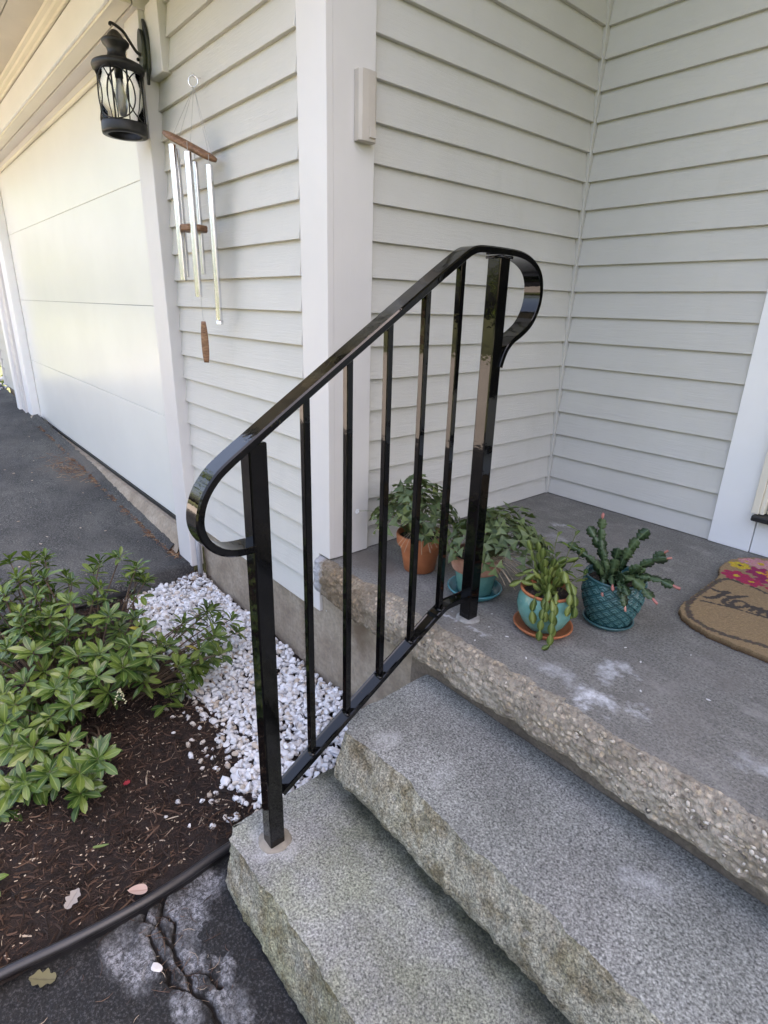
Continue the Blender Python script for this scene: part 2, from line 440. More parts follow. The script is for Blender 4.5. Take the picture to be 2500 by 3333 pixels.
def root_loc(o):
    v = Vector((0, 0, 0))
    while o is not None:
        v += Vector(o.location); o = o.parent
    return v

def obj(name, bm, mat, parent=None, smooth=False, bevel=0.0, seg=2, wn=False):
    """turn a bmesh (in world coordinates) into one mesh object under parent"""
    if parent is not None:
        bmesh.ops.translate(bm, verts=bm.verts, vec=-root_loc(parent))
    me = bpy.data.meshes.new(name)
    bm.normal_update()
    bm.to_mesh(me); bm.free()
    for m in (mat if isinstance(mat, (list, tuple)) else [mat]):
        me.materials.append(m)
    if smooth:
        me.shade_smooth()
    o = link(name, me, parent)
    if bevel:
        md = o.modifiers.new("bevel", 'BEVEL'); md.width = bevel; md.segments = seg; md.limit_method = 'ANGLE'; md.angle_limit = math.radians(40)
        md.harden_normals = False
    return o

def tag(o, label=None, cat=None, group=None, kind=None):
    if label: o['label'] = label
    if cat: o['category'] = cat
    if group: o['group'] = group
    if kind: o['kind'] = kind
    return o

def thing(name, label, cat, loc=(0, 0, 0), group=None):
    o = bpy.data.objects.new(name, None)
    COL.objects.link(o); o.location = loc; o.empty_display_size = .05
    return tag(o, label, cat, group)

def box(bm, x0, x1, y0, y1, z0, z1):
    v = [bm.verts.new((x, y, z)) for z in (z0, z1) for y in (y0, y1) for x in (x0, x1)]
    for f in ((0, 2, 3, 1), (4, 5, 7, 6), (0, 1, 5, 4), (2, 6, 7, 3), (0, 4, 6, 2), (1, 3, 7, 5)):
        bm.faces.new([v[i] for i in f])
    return v

def B(*a):
    bm = bmesh.new(); box(bm, *a); return bm

def poly_prism(bm, pts, vec):
    a = [bm.verts.new(p) for p in pts]
    b = [bm.verts.new(Vector(p) + Vector(vec)) for p in pts]
    bm.faces.new(a[::-1]); bm.faces.new(b)
    for i in range(len(a)):
        j = (i + 1) % len(a)
        bm.faces.new((a[i], a[j], b[j], b[i]))
    bmesh.ops.recalc_face_normals(bm, faces=bm.faces)

def tube(bm, pts, r, seg=8, cap=True):
    pts = [Vector(p) for p in pts]
    rings = []
    up = Vector((0, 0, 1))
    prev_n = None
    for i, p in enumerate(pts):
        t = (pts[min(i + 1, len(pts) - 1)] - pts[max(i - 1, 0)]).normalized()
        if prev_n is None:
            a = t.cross(up)
            if a.length < 1e-3: a = t.cross(Vector((1, 0, 0)))
            nrm = a.normalized()
        else:
            nrm = (prev_n - t * prev_n.dot(t)).normalized()
        prev_n = nrm
        bi = t.cross(nrm)
        rr = r(i / max(1, len(pts) - 1)) if callable(r) else r
        rings.append([bm.verts.new(p + (nrm * math.cos(2 * PI * k / seg) + bi * math.sin(2 * PI * k / seg)) * rr) for k in range(seg)])
    for a, b in zip(rings, rings[1:]):
        for k in range(seg):
            bm.faces.new((a[k], a[(k + 1) % seg], b[(k + 1) % seg], b[k]))
    if cap:
        bm.faces.new(rings[0][::-1]); bm.faces.new(rings[-1])

def lathe(bm, prof, c, seg=48, rfun=None):
    rings = []
    for (r, z) in prof:
        if r < 1e-6:
            rings.append([bm.verts.new((c[0], c[1], c[2] + z))])
        else:
            ring = []
            for k in range(seg):
                a = 2 * PI * k / seg
                rr = r + (rfun(a, z, r) if rfun else 0)
                ring.append(bm.verts.new((c[0] + rr * math.cos(a), c[1] + rr * math.sin(a), c[2] + z)))
            rings.append(ring)
    for a, b in zip(rings, rings[1:]):
        for k in range(seg):
            k2 = (k + 1) % seg
            if len(a) == 1 and len(b) == 1: continue
            if len(a) == 1: bm.faces.new((a[0], b[k2], b[k]))
            elif len(b) == 1: bm.faces.new((a[k], a[k2], b[0]))
            else: bm.faces.new((a[k], a[k2], b[k2], b[k]))
    bmesh.ops.recalc_face_normals(bm, faces=bm.faces)

def catmull(pts, n=6):
    pts = [Vector(p) for p in pts]
    out = []
    for i in range(len(pts) - 1):
        p0, p1, p2, p3 = pts[max(i - 1, 0)], pts[i], pts[i + 1], pts[min(i + 2, len(pts) - 1)]
        for k in range(n):
            t = k / n
            out.append(.5 * ((2 * p1) + (p2 - p0) * t + (2 * p0 - 5 * p1 + 4 * p2 - p3) * t * t + (-p0 + 3 * p1 - 3 * p2 + p3) * t ** 3))
    out.append(pts[-1])
    return out

def fbm(x, y, z=0.0, o=4):
    return mnoise.fractal(Vector((x, y, z)), 1.0, 2.0, o)

def grid_sheet(x0, x1, y0, y1, nx, ny, zf):
    bm = bmesh.new()
    vs = [[bm.verts.new((x0 + (x1 - x0) * i / nx, y0 + (y1 - y0) * j / ny, 0)) for i in range(nx + 1)] for j in range(ny + 1)]
    for row in vs:
        for v in row:
            v.co.z = zf(v.co.x, v.co.y)
    for j in range(ny):
        for i in range(nx):
            bm.faces.new((vs[j][i], vs[j][i + 1], vs[j + 1][i + 1], vs[j + 1][i]))
    return bm

def seg_dist(p, a, b):
    ax, ay = a; bx, by = b; px, py = p
    dx, dy = bx - ax, by - ay
    t = max(0, min(1, ((px - ax) * dx + (py - ay) * dy) / (dx * dx + dy * dy + 1e-12)))
    return math.hypot(px - ax - t * dx, py - ay - t * dy)

def pl_dist(p, pl):
    return min(seg_dist(p, a, b) for a, b in zip(pl, pl[1:]))

def in_poly(x, y, poly):
    c = False
    n = len(poly)
    for i in range(n):
        x1, y1 = poly[i]; x2, y2 = poly[(i + 1) % n]
        if (y1 > y) != (y2 > y) and x < (x2 - x1) * (y - y1) / (y2 - y1) + x1:
            c = not c
    return c

# ------------------------------------------------------------------ the setting: ground
def drive_z(x, y):
    return -.425 - .044 * (min(x, -1.2) + 1.2) + .03 * min(y, 0)
tag(obj("lawn", grid_sheet(-60, 60, -60, 60, 40, 40, lambda x, y: -.66), M['lawn']), kind='structure')
def drive_sheet():
    bm = grid_sheet(-7.4, -1.135, -3.3, .0, 90, 44, lambda x, y: drive_z(x, y) + .006 * fbm(x * 3, y * 3) - (.16 if y < -3.2 or x < -7.2 else 0))
    for v in bm.verts:                               # the lifted, ragged edge along the concrete apron
        if v.co.y > -.01:
            v.co.y = -.035 + .02 * fbm(v.co.x * 9, 3) + .012 * fbm(v.co.x * 30, 7)
            v.co.z += .01
    # skirt along the bed
    ed = [e for e in bm.edges if e.is_boundary and all(v.co.x > -1.14 for v in e.verts)]
    r = bmesh.ops.extrude_edge_only(bm, edges=ed)
    for g in r['geom']:
        if isinstance(g, bmesh.types.BMVert):
            g.co.z -= .16; g.co.x += .02
    return bm
tag(obj("driveway", drive_sheet(), M['drive'], smooth=True), kind='structure')

tag(obj("bounce_court", grid_sheet(-14, -1.1, -13, -3.2, 30, 12, lambda x, y: -.62 + .004 * fbm(x, y)), M['bounce']), kind='structure')  # unseen pale paving, added to bounce sunlight onto soffit and garage
cracks = [[(.372, -.785), (.392, -.80), (.42, -.775), (.455, -.775), (.485, -.768), (.53, -.772), (.56, -.765), (.60, -.77), (.65, -.752), (.72, -.75)],
          [(.40, -.762), (.44, -.745), (.47, -.755), (.485, -.768)], [(.42, -.775), (.43, -.80), (.47, -.80), (.52, -.795)],
          [(.56, -.765), (.585, -.735), (.63, -.72)], [(.375, -.745), (.40, -.762), (.42, -.775)], [(.52, -.795), (.56, -.80), (.60, -.77)]]
def walk_z(x, y):
    z = -.535 + .004 * fbm(x * 9, y * 9) + .0025 * fbm(x * 40, y * 40)
    w = .004 * fbm(x * 50, y * 50, 4)
    if .34 < x < .8 and -.9 < y < -.65:
        d = min(pl_dist((x + w, y + .006 * fbm(x * 35, y * 35, 9)), c) for c in cracks)
        z -= .024 * max(0, 1 - d / .0065)
        z += .003 * max(0, 1 - abs(d - .018) / .02)
    if math.hypot(x - .515, y + .81) < .03: z -= .004
    return z
tag(obj("walkway", grid_sheet(.345, 1.1, -1.35, -.52, 250, 270, walk_z), M['walk'], smooth=True), kind='structure')
tag(obj("path", grid_sheet(.355, 3.2, -5.0, -1.345, 30, 40, lambda x, y: -.537), M['walk']), kind='structure')
tag(obj("path", grid_sheet(1.095, 3.2, -1.345, -.55, 20, 10, lambda x, y: -.537), M['walk']), kind='structure')

def bed_z(x, y):
    z = -.512 + .018 * fbm(x * 3, y * 3) + .012 * fbm(x * 14, y * 14) + .006 * fbm(x * 45, y * 45)
    z += .02 * math.exp(-((x + .45) ** 2 + (y + .72) ** 2) / .15)
    return z
tag(obj("mulch_bed", grid_sheet(-1.15, .36, -2.3, .02, 150, 230, bed_z), M['soil'], smooth=True), kind='structure')

tag(obj("soil_strip", grid_sheet(.355, .50, -.64, .0, 12, 40, lambda x, y: -.56 + .004 * fbm(x * 40, y * 40)), M['soil']), kind='structure')

# ------------------------------------------------------------------ the house
house = thing("house", "pale grey clapboard house with white trim, garage door and porch corner", "house", (0, 0, 0))
ZK = [-.218 + .1 * k for k in range(0, 32)]

def clap_w1(x0, x1, z, parent, y=.012):
    bm = bmesh.new(); j = random.uniform(-.0012, .0012)
    prof = [(y - .0178, z + j), (y - .0025, z + .108), (y + .0, z + .108), (y + .0, z + j)]
    poly_prism(bm, [(x0, a, b) for a, b in prof], (x1 - x0, 0, 0))
    obj("clapboard", bm, M['clap'], parent, bevel=.0012, seg=1)
def clap_w2(y0, y1, z, parent, x=-.03, zmin=None):
    bm = bmesh.new(); j = random.uniform(-.0012, .0012)
    zb = max(z + j, zmin) if zmin is not None else z + j
    prof = [(x + .0178, zb), (x + .0025, z + .108), (x, z + .108), (x, zb)]
    poly_prism(bm, [(a, y0, b) for a, b in prof], (0, y1 - y0, 0))
    obj("clapboard", bm, M['clap'], parent, bevel=.0012, seg=1)

wall_g = obj("garage_wall", B(-1.24, -.012, .0125, .10, -.215, 2.05), M['clap'], house)
for z in ZK[:22]:
    clap_w1(-1.23, -.1375, z, wall_g)
wall_s = obj("porch_side_wall", B(-.12, -.0305, .05, 1.40, -.10, 3.0), M['clap'], house)
for z in ZK[2:30]:
    clap_w2(.1635, 1.2420, z, wall_s, zmin=.003)
wall_b = obj("porch_back_wall", B(-.0300, .9, 1.2705, 1.40, -.10, 3.0), M['clap'], house)
for z in ZK[2:30]:
    bm = bmesh.new(); j = random.uniform(-.0012, .0012); y = 1.270
    zb = max(z + j, .003)
    poly_prism(bm, [(-.008, a, b) for a, b in [(y - .0178, zb), (y - .0025, z + .108), (y, z + .108), (y, zb)]], (.7145, 0, 0))
    obj("clapboard", bm, M['clap'], wall_b, bevel=.0012, seg=1)
wall_f = obj("far_garage_wall", B(-6.55, -5.2, .0125, .10, -.16, 2.05), M['clap'], house)
for z in ZK[0:22]:
    clap_w1(-6.52, -5.16, z + .055, wall_f)
obj("corner_board", B(-6.62, -6.52, -.012, .10, -.17, 2.0), M['trim'], house)

# outside corner board (two boards butted, the front one shows its edge)
bm = bmesh.new()
box(bm, -.137, 0, 0, .021, .006, 2.6); box(bm, -.137, -.062, 0, .021, -.218, .0055)
cb = obj("corner_board", bm, M['trim'], house, bevel=.0015)
obj("corner_board", B(-.021, -.0015, .0215, .162, .004, 2.6), M['trim'], house, bevel=.0015)
obj("board_base", B(-.137, -.064, .0215, .045, -.20, .0), M['trim'], house)
# inside corner strip
obj("corner_strip", B(-.0295, -.0085, 1.2425, 1.2695, .002, 3.0), M['clap'], house, bevel=.001)

# foundation: two pours meeting in a rough joint
def found_box(x0, x1, yf, z0, z1, seed):
    nx = max(2, int((x1 - x0) / .02)); nz = 20
    bm = bmesh.new()
    vs = []
    for j in range(nz + 1):
        row = []
        for i in range(nx + 1):
            x = x0 + (x1 - x0) * i / nx; z = z0 + (z1 - z0) * j / nz
            edge = min(i, nx - i)
            y = yf + .003 * fbm(x * 12, z * 12, seed) + .0025 * fbm(x * 45, z * 45, seed)
            if edge == 0: y += .012; x += (.004 * fbm(z * 60, seed) if 0 < j < nz else 0)
            row.append(bm.verts.new((x, y, z)))
        vs.append(row)
    for j in range(nz):
        for i in range(nx):
            bm.faces.new((vs[j][i], vs[j][i + 1], vs[j + 1][i + 1], vs[j + 1][i]))
    b = [bm.verts.new((x0, yf + .3, z0)), bm.verts.new((x1, yf + .3, z0)), bm.verts.new((x1, yf + .3, z1)), bm.verts.new((x0, yf + .3, z1))]
    bm.faces.new([vs[nz][i] for i in range(nx + 1)] + [b[2], b[3]])
    bm.faces.new([vs[j][0] for j in range(nz, -1, -1)][::-1] + [b[3], b[0]])
    bm.faces.new([vs[j][nx] for j in range(nz + 1)][::-1] + [b[1], b[2]])
    return bm
fnd = obj("foundation", found_box(-1.13, -.205, .018, -.66, -.2155, 1), M['found'], house, smooth=True)
obj("foundation", B(-6.5, -5.1, .018, .3, -.7, -.165), M['found'], house)
# crumbs of mortar in the joint
bm = bmesh.new()
for k in range(60):
    z = -.22 - .3 * random.random(); x = -.2025 + random.uniform(-.006, .006)
    bmesh.ops.create_icosphere(bm, subdivisions=1, radius=random.uniform(.002, .006), matrix=Matrix.Translation((x, .024 + random.uniform(-.004, .006), z)) @ Matrix.Rotation(random.random() * 3, 4, 'X'))
tag(obj("mortar_crumbs", bm, M['found'], house), kind='stuff')

# garage door: four flush sections in a cased opening
door = obj("garage_door", B(-4.86, -1.24, .034, .05, -.30, 1.84), M['rubber'], house)
zs = [-.272, .258, .777, 1.297, 1.83]
for a, b in zip(zs, zs[1:]):
    obj("door_section", B(-4.85, -1.245, .012, .033, a + .0009, b - .0009), M['garage'], door, bevel=.002)
obj("bottom_seal", B(-4.85, -1.25, .004, .032, -.291, -.2735), M['rubber'], door)
cas = obj("garage_casing", B(-1.268, -1.112, -.05, .011, -.43, 1.84), M['trim'], house, bevel=.004)
obj("casing_stop", B(-1.276, -1.2685, -.035, .010, -.29, 1.74), M['cream'], cas)
fc = obj("garage_casing", B(-5.02, -4.80, -.055, .0115, -.30, 1.80), M['trim2'], house, bevel=.006)
obj("casing_board", B(-5.19, -5.023, -.075, .0115, -.31, 1.80), M['trim'], fc, bevel=.004)
obj("casing_board", B(-5.30, -5.193, -.10, .0115, -.305, 1.80), M['trim2'], fc, bevel=.006)
# header: stop, jamb head in two boards, fascia, mouldings, soffit
hd = obj("garage_header", B(-4.80, -1.10, -.068, .0115, 1.787, 1.84), M['trim'], house)
obj("header_board", B(-5.3, -1.10, -.131, -.0725, 1.791, 1.925), M['cream'], hd, bevel=.002)
obj("header_board", B(-5.3, -1.10, -.143, -.1315, 1.799, 1.923), M['trim2'], hd, bevel=.002)
for a, b in ((-4.8, -2.985), (-2.982, -1.269)):
    bm = bmesh.new(); tube(bm, [(a, -.001, 1.752), (b, -.001, 1.752)], .011, 10)
    obj("weather_stop", bm, M['cream'], hd, smooth=True)
    obj("stop_board", B(a, b, -.012, .0105, 1.758, 1.7865), M['trim'], hd, bevel=.001)
prof = [(-.143, 1.926), (-.152, 1.926), (-.155, 1.936), (-.168, 1.942), (-.172, 1.952), (-.186, 1.957), (-.190, 1.966), (-.143, 1.966)]
bm = bmesh.new(); poly_prism(bm, [(-6.7, a, b) for a, b in prof], (5.6, 0, 0))
obj("crown_moulding", bm, M['cream'], hd)
roof = obj("roof", B(-6.9, -.0, -.60, .012, 1.990, 2.06), M['shingle'], house)
obj("soffit_board", B(-6.9, -.0, -.305, -.01, 1.967, 1.989), M['soffit'], roof, bevel=.002)
obj("soffit_board", B(-6.9, -.0, -.58, -.310, 1.963, 1.989), M['soffit'], roof, bevel=.002)
obj("fascia", B(-6.9, .0, -.625, -.6005, 1.93, 2.10), M['trim2'], roof)
bm = bmesh.new(); poly_prism(bm, [(-6.9, -.62, 2.08), (-6.9, 3.2, 4.4), (-6.9, 3.2, 4.5), (-6.9, -.62, 2.14)], (6.9, 0, 0))
obj("roof_slope", bm, M['shingle'], roof)
obj("garage_end_wall", B(-6.9, 0, 3.1, 3.2, -.6, 4.4), M['clap'], house)
# main house volume behind and above the porch, with the porch ceiling
obj("upper_wall", B(-.2, 9.0, 1.45, 1.60, 2.3, 5.6), M['clap'], house)
obj("upper_wall", B(-.2, -.0, 1.60, 7.0, 2.3, 5.6), M['clap'], house)
obj("main_roof", B(-.6, 9.3, .9, 7.3, 5.6, 5.75), M['shingle'], house)
obj("porch_ceiling", B(-.02, 4.4, -.05, 1.44, 2.80, 2.85), M['soffit'], house)
bm = bmesh.new(); poly_prism(bm, [(-.05, -.1, 2.86), (-.05, 1.44, 3.4), (-.05, 1.44, 3.5), (-.05, -.1, 2.92)], (4.6, 0, 0))
obj("porch_roof", bm, M['shingle'], house)

# house door at the right of the porch
dc = obj("door_casing", B(.7075, .8465, 1.246, 1.2695, .002, 2.2), M['trim2'], house, bevel=.002)
obj("kick_board", B(.8495, 2.2, 1.250, 1.2695, .002, .122), M['trim2'], house, bevel=.0015)
obj("door_threshold", B(.838, 2.2, 1.205, 1.268, .1305, .150), M['rubber'], house, bevel=.004)
fr = obj("door_frame", B(.829, .852, 1.226, 1.2455, .152, 2.2), M['cream'], house, bevel=.002)
obj("door_bead", B(.8525, .866, 1.234, 1.268, .152, 2.2), M['cream'], fr, bevel=.002)
obj("front_door", B(.8695, 2.0, 1.255, 1.29, .152, 2.2), M['cream'], house, bevel=.003)
dp = obj("door_glass", B(.99, 1.90, 1.2475, 1.2545, .40, 2.05), M['darkglass'], house)
obj("back_wall_section", B(.9, 4.2, 1.30, 1.44, -.1, 3.0), M['clap'], house)

# mounting block behind the lantern
obj("mounting_block", B(-1.20, -.985, -.027, .011, 1.578, 1.80), M['trim'], house, bevel=.003)

# conduit
bm = bmesh.new(); tube(bm, [(-1.092, -.017, -.50), (-1.092, -.017, -.215), (-1.092, .01, -.19)], .012, 12)
tag(obj("conduit", bm, M['conduit'], smooth=True), "grey conduit pipe coming out of the ground beside the white garage casing", "pipe")

# wall box on the corner board
wb = thing("wall_box", "narrow beige plastic box mounted on the white corner board", "wall box", (0, .118, 1.22))
bm = bmesh.new()
prof = [(.0, .0895), (.020, .0895), (.026, .098), (.028, .118), (.027, .14), (.022, .1485), (.0, .1485)]
poly_prism(bm, [(a - .001, b, 1.219) for a, b in prof], (0, 0, .162))
obj("cover", bm, M['beige'], wb, bevel=.002)
obj("button", B(.024, .0315, .120, .141, 1.228, 1.252), M['beige'], wb, bevel=.001)

# ------------------------------------------------------------------ concrete porch
porch = thing("porch", "grey concrete porch slab with a broken, crumbling front edge", "porch", (1.0, 0.5, 0))
def lip_profile(x):
    """front outline of the slab at x as (y, z) from the top surface down to the underside"""
    n1 = fbm(x * 7, 1.3); n2 = fbm(x * 23, 4.1); n3 = fbm(x * 3, 8.8)
    y_top = -.012 + .014 * n1 + .006 * n2
    if x > .9: y_top -= .010
    if .15 < x < .42: y_top += .022 * math.sin((x - .15) / .27 * PI)
    bot = -.112 + .018 * n3 + .006 * n2
    if x < .2: bot = -.125
    out = -.05 + .008 * fbm(x * 11, 6.6)
    if x < .18: out = -.026 + (x + .06) / .24 * -.022
    return [(.14, 0), (.05, 0), (y_top + .012, 0.0), (y_top, -.002), (y_top * .6 + out * .4, -.010), (out + .006, -.026 + .006 * n2), (out, -.048), (out + .001, -.075), (out + .002, bot + .012), (out + .008, bot), (.004, bot - .006), (.03, bot - .006)]
def slab_mesh():
    bm = bmesh.new()
    nx = 620
    x0, x1 = -.060, 3.2
    xs = [x0 + (1.9 - x0) * i / nx for i in range(nx + 1)] + [2.3, 2.8, x1]
    rows = []
    sub = 5
    for x in xs:
        pr = lip_profile(x)
        pts = []
        for (a, b) in zip(pr, pr[1:]):
            for k in range(sub):
                t = k / sub
                pts.append((a[0] + (b[0] - a[0]) * t, a[1] + (b[1] - a[1]) * t))
        pts.append(pr[-1])
        row = []
        for i, (y, z) in enumerate(pts):
            if 2 * sub <= i <= 9 * sub + 2:
                d = .0065 * fbm(x * 30, y * 50 + z * 45, 2.2) + .0032 * fbm(x * 110, z * 110 + y * 80, 5)
                y -= d; z += d * .4 if z < -.001 else 0
                if i > 2 * sub + 2: z -= abs(.003 * fbm(x * 70, y * 90, 8))
            xx = x
            row.append(bm.verts.new((xx, y, min(z, 0))))
        rows.append(row)
    for a, b in zip(rows, rows[1:]):
        for i in range(len(a) - 1):
            f = bm.faces.new((a[i], b[i], b[i + 1], a[i + 1]))
            if i >= 2 * sub: f.material_index = 1
    # left end cap
    f = bm.faces.new(rows[0]); f.material_index = 1
    # rest of the top
    v = [rows[0][0], bm.verts.new((-.06, 1.42, 0)), bm.verts.new((3.2, 1.42, 0)), rows[-1][0]]
    bm.faces.new([r[0] for r in rows] + [v[2], v[1]])
    bmesh.ops.recalc_face_normals(bm, faces=bm.faces)
    return bm
slab = obj("slab", slab_mesh(), [M['porch'], M['spall']], porch)
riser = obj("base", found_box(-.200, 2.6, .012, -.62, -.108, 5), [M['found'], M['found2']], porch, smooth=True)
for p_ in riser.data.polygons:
    if p_.center.x > -.60 and p_.center.z > -.30: p_.material_index = 1  # upper base faces get the colour darkened for the lip's shade
# exposed aggregate stones in the broken edge, one mesh
bm = bmesh.new()
for k in range(300):
    x = random.uniform(.45, 1.75) if k % 4 == 0 else random.uniform(.95, 1.75)
    pr = lip_profile(x); i = random.choice((3, 4, 5, 5, 6, 6, 7)); a, b = pr[i], pr[i + 1]; t = random.random()
    y = a[0] + (b[0] - a[0]) * t; z = a[1] + (b[1] - a[1]) * t
    r = random.uniform(.0018, .0052) * (1.25 if x > 1.0 else .85)
    mtx = Matrix.Translation((x, y + r * .35, z)) @ Matrix.Rotation(random.random() * 6, 4, Vector((random.random(), random.random(), random.random())).normalized()) @ Matrix.Diagonal((1.3, .9, .7, 1))
    bmesh.ops.create_icosphere(bm, subdivisions=1, radius=r, matrix=mtx)
n = N("aggregate"); f_ = n.voro(60, out="Color"); n.done(n.ramp(n.sep(f_)[0], [(0, (.06, .055, .05)), (.3, (.24, .2, .16)), (.6, (.42, .36, .28)), (1, (.56, .52, .47))]), .8)
tag(obj("aggregate", bm, n.m, porch, smooth=True), kind='stuff')

# ------------------------------------------------------------------ granite steps
def granite_block(name, x0, x1, y0, y1, z0, z1, bulge, seed, corner, edge):
    """split-faced block: flat top, rough front (low y) and left end (low x)"""
    bm = bmesh.new()
    h = z1 - z0
    path = []                                         # plan outline: left end from back to front, corner cut, then the front
    n_l = 60; n_f = 420
    cx, cy = corner
    for i in range(n_l):
        t = i / n_l; path.append((x0 + .0 * t, y1 + (y0 + cy - y1) * t, 0))
    for i in range(14):
        t = i / 14; path.append((x0 + cx * t, y0 + cy * (1 - t), 1))
    for i in range(n_f + 1):
        t = i / n_f; path.append((x0 + cx + (x1 - x0 - cx) * t ** 1.25, y0, 2))
    levels = [0, .04, .08, .13, .18, .24, .30, .37, .44, .51, .58, .66, .74, .82, .90, 1.0]
    cols = []
    for (px, py, side) in path:
        col = []
        cf = min(1, max(0, (px - x0) / cx))
        ew = edge * (1 + .35 * fbm(px * 5, py * 5, seed) + .30 * fbm(px * 17, py * 17, seed + 3))
        if side == 2: ew *= min(1.0, .45 + (px - x0) / .35)
        for li, lv in enumerate(levels):
            # lv 0 = top rim, moves outwards and down
            z = z1 - h * lv
            prof = 1 - max(0.0, 1 - lv / .42) ** 1.5
            off = -ew * (1 - prof) + bulge * math.sin(max(0, lv - .25) / .75 * PI) * .5 - (.034 * max(0, lv - .62) / .38)
            d = .006 * fbm(px * 7, py * 7 + z * 7, seed) + .007 * abs(fbm(px * 19, z * 22 + py * 19, seed + 1)) + .0045 * fbm(px * 60, z * 60 + py * 60, seed + 2) - .003
            if lv == 0: d *= .5
            off += d
            if side == 0: nx_, ny_ = -.55, 0
            elif side == 1: nx_, ny_ = -.55 * (1 - cf), -cf
            else: nx_, ny_ = 0, -1
            zz = z if lv == 0 else z + .006 * fbm(px * 14, py * 14 + lv * 5, seed + 5)
            if 0 < lv < .45: zz -= .004
            col.append(bm.verts.new((px + nx_ * off, py + ny_ * off, zz if lv < 1 else z0)))
        cols.append(col)
    for a, b in zip(cols, cols[1:]):
        for i in range(len(levels) - 1):
            bm.faces.new((a[i], a[i + 1], b[i + 1], b[i]))
    # flat top inside the broken rim
    top = [c[0] for c in cols]
    for v in top: v.co.z = z1
    xi = max(v.co.x for v in top[:n_l + 1]) + .004
    for a_, b_ in zip(top[n_l:], top[n_l + 1:]):
        if b_.co.x <= a_.co.x + .0002: b_.co.x = a_.co.x + .0002
    line = [bm.verts.new((xi, v.co.y, z1)) for v in top[:n_l + 1]]
    for i in range(n_l):
        bm.faces.new((top[i], top[i + 1], line[i + 1], line[i]))
    prev = top[n_l:]; rim = [Vector(v.co) for v in prev]
    for st in (.08, .25, .55, 1.0):
        cur = [bm.verts.new((max(v.x, xi), v.y + (y1 - v.y) * st, z1)) for v in rim]
        for i in range(len(cur) - 1):
            if (cur[i].co - cur[i + 1].co).length < 1e-6 and st < 1 and (prev[i].co - prev[i + 1].co).length < 1e-6: continue
            bm.faces.new((prev[i], prev[i + 1], cur[i + 1], cur[i]))
        prev = cur
    bmesh.ops.remove_doubles(bm, verts=bm.verts, dist=.0003)
    # back and right ends
    b = B(x0 + .03, x1, y1 - .01, y1 + .004, z0, z1 - .001)
    me = bpy.data.meshes.new("tmp"); b.to_mesh(me); b.free(); bm.from_mesh(me); bpy.data.meshes.remove(me)
    bmesh.ops.recalc_face_normals(bm, faces=bm.faces)
    return bm
s2 = obj("granite_step", granite_block("g2", .458, 2.6, -.334, .006, -.372, -.18, .022, 3.0, (.055, .07), .027), M['granite_upper'], smooth=True)
s2.data.set_sharp_from_angle(angle=math.radians(33))
tag(s2, "upper granite step with a rough split front, just below the porch slab", "step", "granite steps")
s1 = obj("granite_step", granite_block("g1", .424, 2.6, -.616, -.26, -.60, -.366, .024, 9.0, (.035, .03), .015), M['granite_lower'], smooth=True)
s1.data.set_sharp_from_angle(angle=math.radians(33))
tag(s1, "lowest granite step holding the foot of the railing", "step", "granite steps")

# ------------------------------------------------------------------ handrail
rl = thing("handrail", "glossy black metal handrail with curled ends and five balusters", "railing", (.529, -.2, -.366))
XC = .529
def post(z0, z1, y0):
    bm = bmesh.new(); box(bm, XC - .018, XC + .018, y0 - .018, y0 + .018, z0, z1)
    return bm
obj("post", post(0.0, .912, .095), M['rail'], rl, bevel=.003)
obj("post", post(-.366, .574, -.529), M['rail'], rl, bevel=.003)
outer = [(.116, .672), (.122, .69), (.133, .71), (.152, .7275), (.180, .742), (.208, .761), (.228, .786), (.240, .815), (.2425, .845), (.235, .876), (.217, .899), (.190, .915), (.160, .924), (.125, .928), (.07, .929), (.02, .9285), (-.004, .926), (-.024, .919), (-.05, .904),
         (-.13, .853), (-.30, .742), (-.459, .638), (-.55, .5775), (-.590, .5505), (-.615, .5300), (-.636, .503), (-.648, .474), (-.6515, .445), (-.645, .419), (-.630, .398), (-.607, .382), (-.58, .3745), (-.545, .373)]
pth = catmull([(0, a, b) for a, b in outer], 7)
XN, XF = .552, .505
TH = .0145
def sweep(pth, prof, closed=False):
    """prof: list of (x, inward) pairs, swept along the yz path; inward is measured to the path's right-hand side"""
    bm = bmesh.new(); rows = []
    for i, p in enumerate(pth):
        t = (pth[min(i + 1, len(pth) - 1)] - pth[max(i - 1, 0)]).normalized()
        nrm = Vector((0, -t.z, t.y))
        rows.append([bm.verts.new((x, p.y + nrm.y * d, p.z + nrm.z * d)) for x, d in prof])
    m = len(prof)
    for a, b in zip(rows, rows[1:]):
        for k in range(m):
            bm.faces.new((a[k], a[(k + 1) % m], b[(k + 1) % m], b[k]))
    bm.faces.new(rows[0]); bm.faces.new(rows[-1][::-1])
    bmesh.ops.recalc_face_normals(bm, faces=bm.faces)
    return bm
capp = [(XF + .003, 0), (XN - .003, 0), (XN, .0030), (XN, TH - .001), (XN - .001, TH), (XF + .001, TH), (XF, TH - .001), (XF, .0030)]
top_rail = obj("top_rail", sweep(pth, capp), M['rail'], rl, smooth=True)
top_rail.data.set_sharp_from_angle(angle=math.radians(24))
lo = [(-.512, -.2215), (-.40, -.1535), (-.20, -.032), (-.06, .053), (-.045, .0615), (-.032, .068), (-.018, .0755), (-.004, .079), (.01, .0795), (.079, .0795)]
pth2 = catmull([(0, a, b) for a, b in lo], 4)[::-1]
LX0, LX1 = .5125, .5455
chan = [(LX0, -.0005), (LX0 + .003, -.0012), (LX0 + .0055, .0015), (LX1 - .0055, .0015), (LX1 - .003, -.0012), (LX1, -.0005), (LX1, .0125), (LX0, .0125)]
br = obj("bottom_rail", sweep(pth2, chan), M['rail'], rl)
